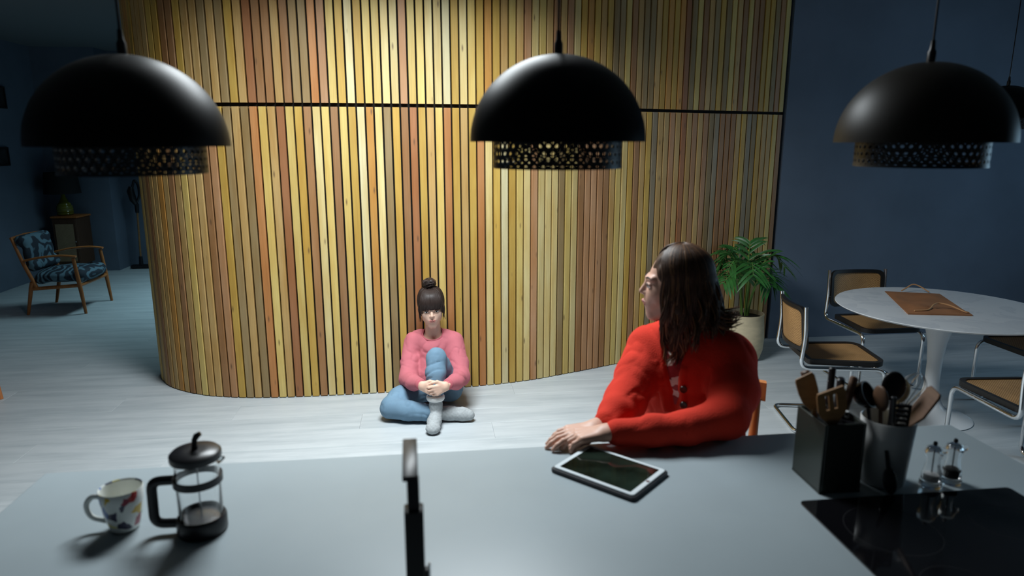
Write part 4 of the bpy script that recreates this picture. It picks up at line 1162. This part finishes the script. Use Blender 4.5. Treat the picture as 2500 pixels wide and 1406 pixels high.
# ---- person sitting on the floor
G = Vector((-0.535, 4.42, 0.0))
girl = thing('person', 'person in a pink sweatshirt and jeans sitting on the floor against the battens', 'person', G)
HM = Matrix.Translation((-0.541, 4.455, 0.672)) @ Matrix.Rotation(R(8), 4, 'Z') @ Matrix.Rotation(R(9), 4, 'X') @ Matrix.Rotation(R(-3), 4, 'Y') @ Matrix.Scale(1.06, 4)
curlR = [(28, 38, 25), (30, 40, 25), (32, 40, 25), (34, 42, 25)]
hr = hand((-0.568, 4.052, 0.262), (0.92, -0.22, -0.28), (0.12, 0.97, 0.0), (0.1, 0, 1), curlR, (0.15, 0.25), 0.92, (-0.588, 4.110, 0.254))
hl = hand((-0.408, 4.046, 0.262), (-0.92, -0.28, -0.28), (-0.12, 0.97, 0.0), (-0.1, 0, 1), [(22, 34, 25), (24, 36, 25), (26, 38, 25), (30, 40, 25)], (0.1, 0.2), 0.92, (-0.398, 4.110, 0.254))
low = [cone((-0.535, 4.49, 0.12), (-0.535, 4.53, 0.36), 0.10, 0.115, 0.03), cone((-0.66, 4.52, 0.415), (-0.41, 4.52, 0.415), 0.045, 0.045, 0.04),
       cone((-0.536, 4.515, 0.36), (-0.538, 4.475, 0.60), 0.060, 0.048, 0.03)]
low += chain([(-0.67, 4.52, 0.41), (-0.685, 4.345, 0.215), (-0.575, 4.07, 0.263)], [0.04, 0.034, 0.024]) + chain([(-0.40, 4.52, 0.41), (-0.345, 4.345, 0.225), (-0.40, 4.07, 0.263)], [0.04, 0.034, 0.024])
low += chain([(-0.44, 4.42, 0.11), (-0.487, 4.205, 0.385), (-0.483, 4.085, 0.09)], [0.06, 0.045, 0.03]) + chain([(-0.62, 4.42, 0.10), (-0.785, 4.135, 0.075), (-0.545, 4.095, 0.06)], [0.06, 0.05, 0.032])
body = joined([xf(HM, HEAD), net(low, 0.010), net(hr, 0.0028), net(hl, 0.0028)])
soft('body', body, 'skin', girl)
face_parts(girl, HM)
def folds(amp, dirs, seed=0):
    """creases: ridged noise stretched along a few directions, fading in and out"""
    def d(X, Y, Z):
        out = amp*0.35*(vnoise(14*X, 14*Y, 14*Z, seed+50) - 0.5)
        for q, e in enumerate(dirs):
            e = unit(e); u_ = unit(np.cross(e, (0.3, 0.5, 0.8))); v_ = np.cross(e, u_)
            a_ = X*e[0] + Y*e[1] + Z*e[2]; b_ = X*u_[0] + Y*u_[1] + Z*u_[2]; c_ = X*v_[0] + Y*v_[1] + Z*v_[2]
            n_ = vnoise(7*a_ + 3*q, 21*b_, 21*c_, seed+q)
            m = np.clip(2.2*(vnoise(8*X, 8*Y, 8*Z, seed+20+q) - 0.42), 0, 1)
            out = out + amp*m*np.clip(1-np.abs(2*n_-1)*2.2, 0, 1)**2
        return out
    return d
sw = [cone((-0.535, 4.49, 0.13), (-0.537, 4.515, 0.36), 0.150, 0.135, 0.03), cone((-0.655, 4.52, 0.408), (-0.415, 4.52, 0.408), 0.070, 0.070, 0.06),
      cone((-0.62, 4.505, 0.44), (-0.455, 4.505, 0.44), 0.05, 0.05, 0.05), ell((-0.535, 4.43, 0.20), (0.13, 0.10, 0.12), 0.05)]
sw += chain([(-0.672, 4.51, 0.412), (-0.690, 4.42, 0.29), (-0.688, 4.32, 0.215), (-0.635, 4.19, 0.232), (-0.578, 4.085, 0.262)], [0.068, 0.066, 0.062, 0.052, 0.036], 0.02)
sw += chain([(-0.398, 4.51, 0.412), (-0.362, 4.42, 0.29), (-0.342, 4.32, 0.225), (-0.362, 4.19, 0.240), (-0.399, 4.085, 0.262)], [0.068, 0.066, 0.062, 0.052, 0.036], 0.02)
sw += [cone((-0.537, 4.482, 0.455), (-0.539, 4.44, 0.60), 0.061, 0.082, 0.012, 's')]
soft('sweatshirt', net(sw, 0.0062, folds(0.0065, [(1, -0.3, -0.7), (-1, -0.3, -0.7), (0.2, -1, 0.3)])), 'pink_knit', girl)
nb = [np.array((-0.5375+0.069*math.cos(a), 4.478+0.063*math.sin(a)*0.97, 0.479 + 0.034*math.sin(a))) - np.array(G) for a in np.linspace(0, 2*math.pi, 40, endpoint=False)]
MB().tube([tuple(p) for p in nb], 0.0062, 8, None, True, 1.6, True).build('neck_rib', 'pink_rib', girl, 180)
for wr, dr in (((-0.578, 4.085, 0.262), (0.46, -0.83, 0.1)), ((-0.399, 4.085, 0.262), (-0.30, -0.9, 0.1))):
    a = np.array(wr) - np.array(G); d = unit(dr)
    MB().tube([tuple(a - d*0.008), tuple(a + d*0.004), tuple(a + d*0.020), tuple(a + d*0.024)], [0.036, 0.0365, 0.034, 0.030], 20).build('cuff', 'pink_rib', girl, 60)
jn = [ell((-0.535, 4.47, 0.10), (0.165, 0.135, 0.10), 0.05)]
jn += chain([(-0.425, 4.43, 0.105), (-0.475, 4.28, 0.31), (-0.487, 4.205, 0.395), (-0.486, 4.15, 0.31), (-0.484, 4.095, 0.185)], [0.092, 0.074, 0.062, 0.064, 0.052], 0.02)
jn += chain([(-0.63, 4.41, 0.105), (-0.735, 4.24, 0.10), (-0.775, 4.140, 0.082), (-0.66, 4.105, 0.076), (-0.545, 4.095, 0.066)], [0.094, 0.082, 0.072, 0.066, 0.056], 0.02)
soft('jeans', net(jn, 0.0062, folds(0.008, [(0.3, -1, 0.8), (-0.5, -1, 0.2), (1, 0.3, 0.3)], 2), (np.array((-9, -9, 0.004)), np.array((9, 9, 9)))), 'denim', girl)
sl = chain([(-0.483, 4.088, 0.185), (-0.483, 4.085, 0.12), (-0.483, 4.080, 0.062)], [0.043, 0.040, 0.043], 0.015) + chain([(-0.483, 4.085, 0.050), (-0.484, 3.99, 0.048), (-0.4845, 3.915, 0.036)], [0.042, 0.043, 0.036], 0.015) + [ell((-0.4845, 3.925, 0.034), (0.046, 0.05, 0.032), 0.01)]
knit = lambda amp: (lambda X, Y, Z: amp*np.sin(260*X)*np.sin(200*Z + 160*Y))
soft('sock', net(sl, 0.0046, knit(0.0012), (np.array((-9, -9, 0.002)), np.array((9, 9, 9)))), 'sock_grey', girl)
sr = chain([(-0.565, 4.100, 0.058), (-0.48, 4.112, 0.056), (-0.40, 4.122, 0.050), (-0.315, 4.118, 0.046), (-0.275, 4.112, 0.042)], [0.042, 0.044, 0.046, 0.043, 0.036], 0.015)
soft('sock', net(sr, 0.0046, knit(0.0012), (np.array((-9, -9, 0.002)), np.array((9, 9, 9)))), 'sock_grey', girl)
for (c0, r0, z0) in (((-0.4835, 4.088), 0.046, 0.172),):
    pts = [(c0[0] + r0*math.cos(a) - G.x, c0[1] + r0*math.sin(a) - G.y, z0) for a in np.linspace(0, 2*math.pi, 28, endpoint=False)]
    MB().tube(pts, 0.0125, 10, None, True, 1.5, True).build('sock_cuff', 'sock_fleece', girl, 180)
# hair: cap, fringe, bun
hc = [ell((0, 0.022, 0.038), (0.0805, 0.098, 0.088), 0.01), ell((0, 0.03, 0.0), (0.078, 0.085, 0.075), 0.02),
      ell((0, -0.100, -0.055), (0.070, 0.088, 0.098), 0.006, 's'), ell((0, -0.02, -0.14), (0.12, 0.12, 0.10), 0.006, 's')]
off = Matrix.Translation(-G) @ HM
hair = soft('hair', xf(off, net(hc, 0.004, lambda X, Y, Z: 0.0012*np.sin(260*X + 20*Y))), 'hair_dark', girl, None, False)
hrn = random.Random(3); paths = []
for i in range(260):      # fringe combed forward
    x = hrn.uniform(-0.068, 0.068); e = 1 - (x/0.085)**2
    z1 = 0.016 + 0.006*hrn.random() - 0.012*(abs(x)/0.07)**2 - (0.022 if abs(x) > 0.056 else 0)
    yf = -0.102*math.sqrt(max(0.2, 1-(x/0.088)**2))
    paths.append(([off @ Vector(p) for p in spline([(x*0.45, -0.035*e+0.01, 0.124), (x*0.8, -0.075*e, 0.103), (x*0.98, yf*0.97, 0.062), (x*1.02+hrn.uniform(-.004, .004), yf*1.0, z1)], 5)], 0.0030, 0.0010))
for i in range(220):      # drawn up to the knot
    a = hrn.uniform(-2.5, 2.5)
    st = Vector((0.076*math.sin(a), 0.02+0.090*math.cos(a), hrn.uniform(-0.045, -0.01)))
    paths.append(([off @ Vector(p) for p in spline([tuple(st), (0.084*math.sin(a), 0.022+0.1005*math.cos(a), 0.040), (0.068*math.sin(a), 0.024+0.081*math.cos(a), 0.096), (0.03*math.sin(a), 0.03+0.035*math.cos(a), 0.126)], 5)], 0.0032, 0.0030))
for s in (-1, 1):         # loose wisps at the temples
    for i in range(9):
        x = s*(0.072 + hrn.uniform(-.004, .006)); y = hrn.uniform(-0.05, -0.01)
        paths.append(([off @ Vector(p) for p in spline([(x*0.80, y+0.01, 0.065), (x*1.05, y-0.006, 0.01), (x*1.03, y-0.004, -0.03), (x*(0.95+hrn.uniform(0, .12)), y, -0.06-hrn.uniform(0, .03))], 5)], 0.0035, 0.001))
strands(paths).build('hair_strands', 'hair_dark', hair, 180)
bun = net([ell((0, 0.035, 0.142), (0.038, 0.036, 0.032), 0.01), ell((0.018, 0.022, 0.160), (0.022, 0.020, 0.016), 0.01), ell((-0.022, 0.03, 0.155), (0.022, 0.022, 0.020), 0.01)], 0.004, lambda X, Y, Z: 0.003*np.sin(120*X + 60*Z))
soft('hair_bun', xf(off, bun), 'hair_dark', hair, None, False)
paths = []
for i in range(60):
    a = hrn.uniform(0, 6.28); tl = hrn.uniform(-0.7, 0.7); rr = 0.036 + hrn.uniform(-0.004, 0.006)
    P = []
    for q in range(12):
        b = a + q*0.36
        P.append(off @ Vector((rr*math.cos(b), 0.034 + rr*math.sin(b)*math.cos(tl), 0.146 + rr*0.8*math.sin(b)*math.sin(tl) + 0.010*math.sin(2*b+i))))
    paths.append((P, 0.0034, 0.002))
strands(paths).build('bun_strands', 'hair_dark', hair, 180)

# ---- bar stool of the person at the island
t = thing('bar_stool', 'orange brown wooden bar stool under the person in red', 'stool', (0.712, 2.315, 0), R(-12))
MB().prism(round_rect(0.40, 0.38, 0.07, 5), 0.61, 0.635, None, 0.004).build('seat', 'wood_orange', t)
for sx in (-1, 1):
    MB().tube([(sx*0.20, -0.19, 0), (sx*0.165, -0.155, 0.6098)], [0.016, 0.019], 10).build('leg', 'wood_orange', t)
    MB().tube([(sx*0.20, 0.21, 0), (sx*0.175, 0.165, 0.55), (sx*0.185, 0.185, 0.80)], [0.016, 0.019, 0.015], 10).build('back_post', 'wood_orange', t)
    MB().tube([(sx*0.192, -0.182, 0.22), (sx*0.192, 0.195, 0.22)], 0.011, 8).build('side_rung', 'wood_orange', t)
MB().tube([(-0.19, -0.178, 0.28), (0.19, -0.178, 0.28)], 0.012, 8).build('foot_rail', 'wood_orange', t)
rp = [(0.215*math.sin(a)/math.sin(0.7), 0.186 + 0.07*(math.cos(a)-math.cos(0.7))/0.235*0.6, 0.83) for a in np.linspace(-0.7, 0.7, 13)]
mb = MB(); v = []; f = []
for x, y, z in rp: v += [(x, y-0.010, z-0.038), (x, y-0.010, z+0.034), (x, y+0.010, z+0.038), (x, y+0.010, z-0.034)]
for i in range(12):
    for k in range(4): f.append((i*4+k, i*4+4+k, i*4+4+(k+1) % 4, i*4+(k+1) % 4))
f += [(0, 1, 2, 3), (51, 50, 49, 48)]
mb.add(v, f).build('back_rail', 'wood_orange', t, 30)

# ---- person leaning on the island
W = Vector((0.62, 2.2, 0.0))
lady = thing('person', 'person in a red cardigan leaning on the island, face turned away to the left', 'person', W)
LM = Matrix.Translation((0.514, 2.105, 1.316)) @ Matrix.Rotation(R(-97), 4, 'Z') @ Matrix.Rotation(R(2), 4, 'X') @ Matrix.Scale(0.985, 4)
h1 = hand((0.272, 1.812, 0.948), (-0.97, -0.02, -0.16), (-0.12, 0, -1), (0, 1, 0), [(10, 28, 22), (12, 30, 22), (16, 32, 22), (20, 34, 22)], (0.25, 0.2), 1.0, (0.36, 1.82, 0.952))
h2 = hand((0.245, 1.868, 0.936), (-0.93, -0.32, -0.08), (0, 0, -1), (0, -1, 0), [(6, 16, 12), (6, 16, 12), (8, 18, 12), (10, 20, 12)], (0.1, 0.1), 1.0, (0.305, 1.93, 0.946))
low = [cone((0.62, 2.24, 0.785), (0.585, 2.15, 1.02), 0.13, 0.115, 0.03), cone((0.46, 2.18, 1.085), (0.695, 2.055, 1.085), 0.045, 0.045, 0.04),
       cone((0.565, 2.125, 1.05), (0.535, 2.112, 1.27), 0.062, 0.050, 0.03)]
low += chain([(0.46, 2.18, 1.085), (0.36, 2.02, 0.935), (0.27, 1.885, 0.938)], [0.042, 0.035, 0.026]) + chain([(0.705, 2.05, 1.085), (0.625, 1.87, 0.952), (0.30, 1.815, 0.948)], [0.042, 0.035, 0.026])
low += chain([(0.53, 2.25, 0.71), (0.50, 1.97, 0.69), (0.52, 2.05, 0.30)], [0.075, 0.058, 0.045]) + chain([(0.69, 2.27, 0.71), (0.69, 2.00, 0.69), (0.68, 2.08, 0.30)], [0.075, 0.058, 0.045])
CL = (np.array((-9, -9, 0.9005)), np.array((9, 9, 9)))
body = joined([xf(LM, HEAD), net(low, 0.010), net(h1, 0.0028, None, CL), net(h2, 0.0028, None, CL)])
soft('body', body, 'skin_shade', lady)
face_parts(lady, LM)
cd = [cone((0.63, 2.225, 0.715), (0.605, 2.17, 0.92), 0.165, 0.160, 0.03), cone((0.605, 2.17, 0.92), (0.58, 2.135, 1.03), 0.160, 0.135, 0.03),
      cone((0.665, 2.235, 0.74), (0.635, 2.19, 0.98), 0.138, 0.112, 0.05),
      cone((0.465, 2.185, 1.085), (0.68, 2.06, 1.092), 0.074, 0.078, 0.06), cone((0.52, 2.15, 1.135), (0.63, 2.10, 1.135), 0.055, 0.055, 0.05)]
cd += chain([(0.685, 2.055, 1.080), (0.672, 1.965, 1.01), (0.628, 1.880, 0.966), (0.50, 1.838, 0.950), (0.40, 1.825, 0.948), (0.300, 1.816, 0.946)], [0.080, 0.074, 0.062, 0.047, 0.044, 0.040], 0.025)
cd += chain([(0.455, 2.18, 1.080), (0.405, 2.10, 1.01), (0.352, 2.015, 0.958), (0.318, 1.95, 0.950), (0.280, 1.895, 0.944)], [0.074, 0.072, 0.064, 0.052, 0.040], 0.022)
def front_of(V, x, z, r_=0.009):
    m = (np.abs(V[:,0]-x) < r_) & (np.abs(V[:,2]-z) < r_)
    return float(V[m,1].min())
C0 = net(cd[:5], 0.010)[0]
gap = [(0.500, 1.115, 0.036), (0.494, 1.065, 0.028), (0.498, 1.02, 0.020), (0.506, 0.97, 0.016), (0.512, 0.92, 0.014)]
GP = [(x, front_of(C0, x, z), z) for x, z, r_ in gap]
cut = chain([(0.530, 2.085, 1.21)] + GP, [0.060] + [g_[2] for g_ in gap], 0.005, 's')
band = []
for sgn in (-1, 1):
    band += chain([(x + sgn*(r_+0.010), front_of(C0, x + sgn*(r_+0.010), z) + 0.003, z) for x, z, r_ in gap[1:]], [0.0105]*4, 0.008)
CD = net(cd + cut + band, 0.0052, folds(0.0065, [(1, 0.4, 0.6), (-0.6, 0.8, 0.7), (0.2, 0.2, 1)], 1), (np.array((-9, -9, 0.648)), np.array((9, 9, 9))))
soft('cardigan', CD, 'red_knit', lady)
bl = [cone((0.63, 2.225, 0.80), (0.605, 2.17, 0.92), 0.151, 0.148, 0.03), cone((0.605, 2.17, 0.92), (0.58, 2.135, 1.03), 0.148, 0.124, 0.03), cone((0.505, 2.16, 1.085), (0.64, 2.085, 1.09), 0.058, 0.058, 0.06),
      cone((0.555, 2.105, 1.12), (0.52, 2.05, 1.25), 0.062, 0.07, 0.01, 's')]
soft('blouse', net(bl, 0.007), 'blouse', lady)
pants = [ell((0.625, 2.255, 0.725), (0.165, 0.125, 0.085), 0.04)] + chain([(0.54, 2.245, 0.72), (0.50, 1.97, 0.695), (0.52, 2.05, 0.30)], [0.085, 0.068, 0.055]) + chain([(0.69, 2.265, 0.72), (0.69, 2.00, 0.695), (0.68, 2.08, 0.30)], [0.085, 0.068, 0.055])
soft('trousers', net(pants, 0.012, None, (np.array((-9, -9, 0.25)), np.array((9, 9, 9)))), 'dark_denim', lady)
for x in (0.515, 0.675):
    soft('shoe', net(chain([(x+0.005, 2.06, 0.29), (x, 1.97, 0.275)], [0.042, 0.036]), 0.009), 'black_plastic', lady)
for x, z in ((0.530, 1.005), (0.534, 0.952)):
    Mb = Matrix.Translation(Vector((x, front_of(C0, x, z)-0.0085, z)) - W) @ Vector((-0.3, -0.95, 0.05)).to_track_quat('Z', 'Y').to_matrix().to_4x4()
    MB().lathe([(0, 0), (0.010, 0), (0.0115, 0.002), (0.010, 0.0045), (0.006, 0.0035), (0, 0.0035)], 20, Mb).build('button', 'button', lady)
# hair: soft mass and wavy locks
off = Matrix.Translation(-W) @ LM
hm = [ell((0, 0.020, 0.034), (0.082, 0.094, 0.088), 0.01), ell((0, 0.036, -0.03), (0.082, 0.070, 0.110), 0.03)]
for s in (-1, 1):
    hm += chain([(s*0.056, 0.002, 0.02), (s*0.068, 0.006, -0.07), (s*0.068, 0.006, -0.15)], [0.030, 0.032, 0.020], 0.03)
hm += chain([(0, 0.062, -0.02), (0, 0.068, -0.10), (0, 0.066, -0.15)], [0.050, 0.050, 0.03], 0.03)
hm += [ell((0, -0.118, -0.06), (0.092, 0.080, 0.130), 0.008, 's')]
hair = soft('hair', xf(off, net(hm, 0.0045, lambda X, Y, Z: 0.0022*np.sin(150*X + 3*np.sin(30*Z)) + 0.0022*np.sin(170*Y + 3*np.sin(34*Z)))), 'hair_brown', lady, None, False)
hrn = random.Random(9); A, B = [], []
for i in range(1000):
    s = hrn.choice((-1, 1, 1)); ph0 = hrn.uniform(5, 180); ph1 = max(ph0, 50 + 34*hrn.random()**1.5) if ph0 < 84 else ph0 + hrn.uniform(-4, 6)
    L = hrn.uniform(0.175, 0.235)*(1.0 if ph1 < 110 else 0.85); lock = int(ph1/9)
    wv = lock*1.7 + hrn.uniform(-0.35, 0.35); amp = 0.016 + 0.006*math.sin(lock*2.3); P = []
    gr = hrn.uniform(0.97, 1.045)
    for q in range(18):
        tt = q/17
        if tt < 0.42:
            th = R(6 + 84*(tt/0.42)); ph = R(ph0 + (ph1-ph0)*(tt/0.42)**0.8); rad = 1.0 + (gr-1)*tt/0.42
            p = Vector((s*math.sin(th)*math.sin(ph)*0.090*rad + s*0.004, 0.019 - math.sin(th)*math.cos(ph)*0.098*rad, 0.036 + math.cos(th)*0.0945*rad))
        else:
            u = (tt-0.42)/0.58; ph = R(ph1 + (5*math.sin(wv + 6*u))*u)
            r1 = gr + 0.20*math.sin(min(1, u*1.2)*math.pi*0.6) - 0.05*u + 0.10*u*u*(1 if ph1 > 100 else -0.8)
            p = Vector((s*math.sin(ph)*0.090*r1 + s*amp*math.sin(wv + 9*u)*u, 0.019 - math.cos(ph)*0.098*r1 + amp*math.cos(wv + 8*u)*u, 0.036 - u*L))
        P.append(off @ p)
    (A if hrn.random() < 0.88 else B).append((P, 0.0038, 0.0009))
for i in range(90):     # locks flicked out at the back
    z = hrn.uniform(-0.10, -0.05); s = hrn.uniform(-0.3, 1)
    P = spline([(0.06*s, 0.080, z+0.07), (0.065*s, 0.104, z+0.01), (0.06*s, 0.130+hrn.uniform(-.01, .012), z-0.025), (0.05*s, 0.160+hrn.uniform(-.015, .015), z-0.036+hrn.uniform(-.01, .012)), (0.045*s, 0.186+hrn.uniform(-.02, .02), z-0.028+hrn.uniform(-.015, .02))], 4)
    (A if i % 2 else B).append(([off @ Vector(p) for p in P], 0.0036, 0.0008))
for i in range(120):    # front locks on the chest
    s = hrn.choice((-1, 1, 1)); y = hrn.uniform(-0.032, 0.025); wv = round(y*60)*1.3
    P = spline([(s*0.084, y+0.02, 0.0), (s*0.094, y+0.010*math.sin(wv), -0.08), (s*(0.084+0.012*math.sin(wv+1)), y-0.012, -0.14), (s*(0.070+hrn.uniform(-.012, .01)), y+0.014*math.sin(wv+2), -0.20), (s*(0.062+hrn.uniform(-.014, .012)), y+hrn.uniform(-.016, .012), -0.225-hrn.uniform(0, .03))], 5)
    (A if i % 3 else B).append(([off @ Vector(p) for p in P], 0.0038, 0.0008))
strands(A, 4).build('hair_locks', 'hair_brown', hair, 180)
strands(B, 4).build('hair_highlights', 'hair_light', hair, 180)
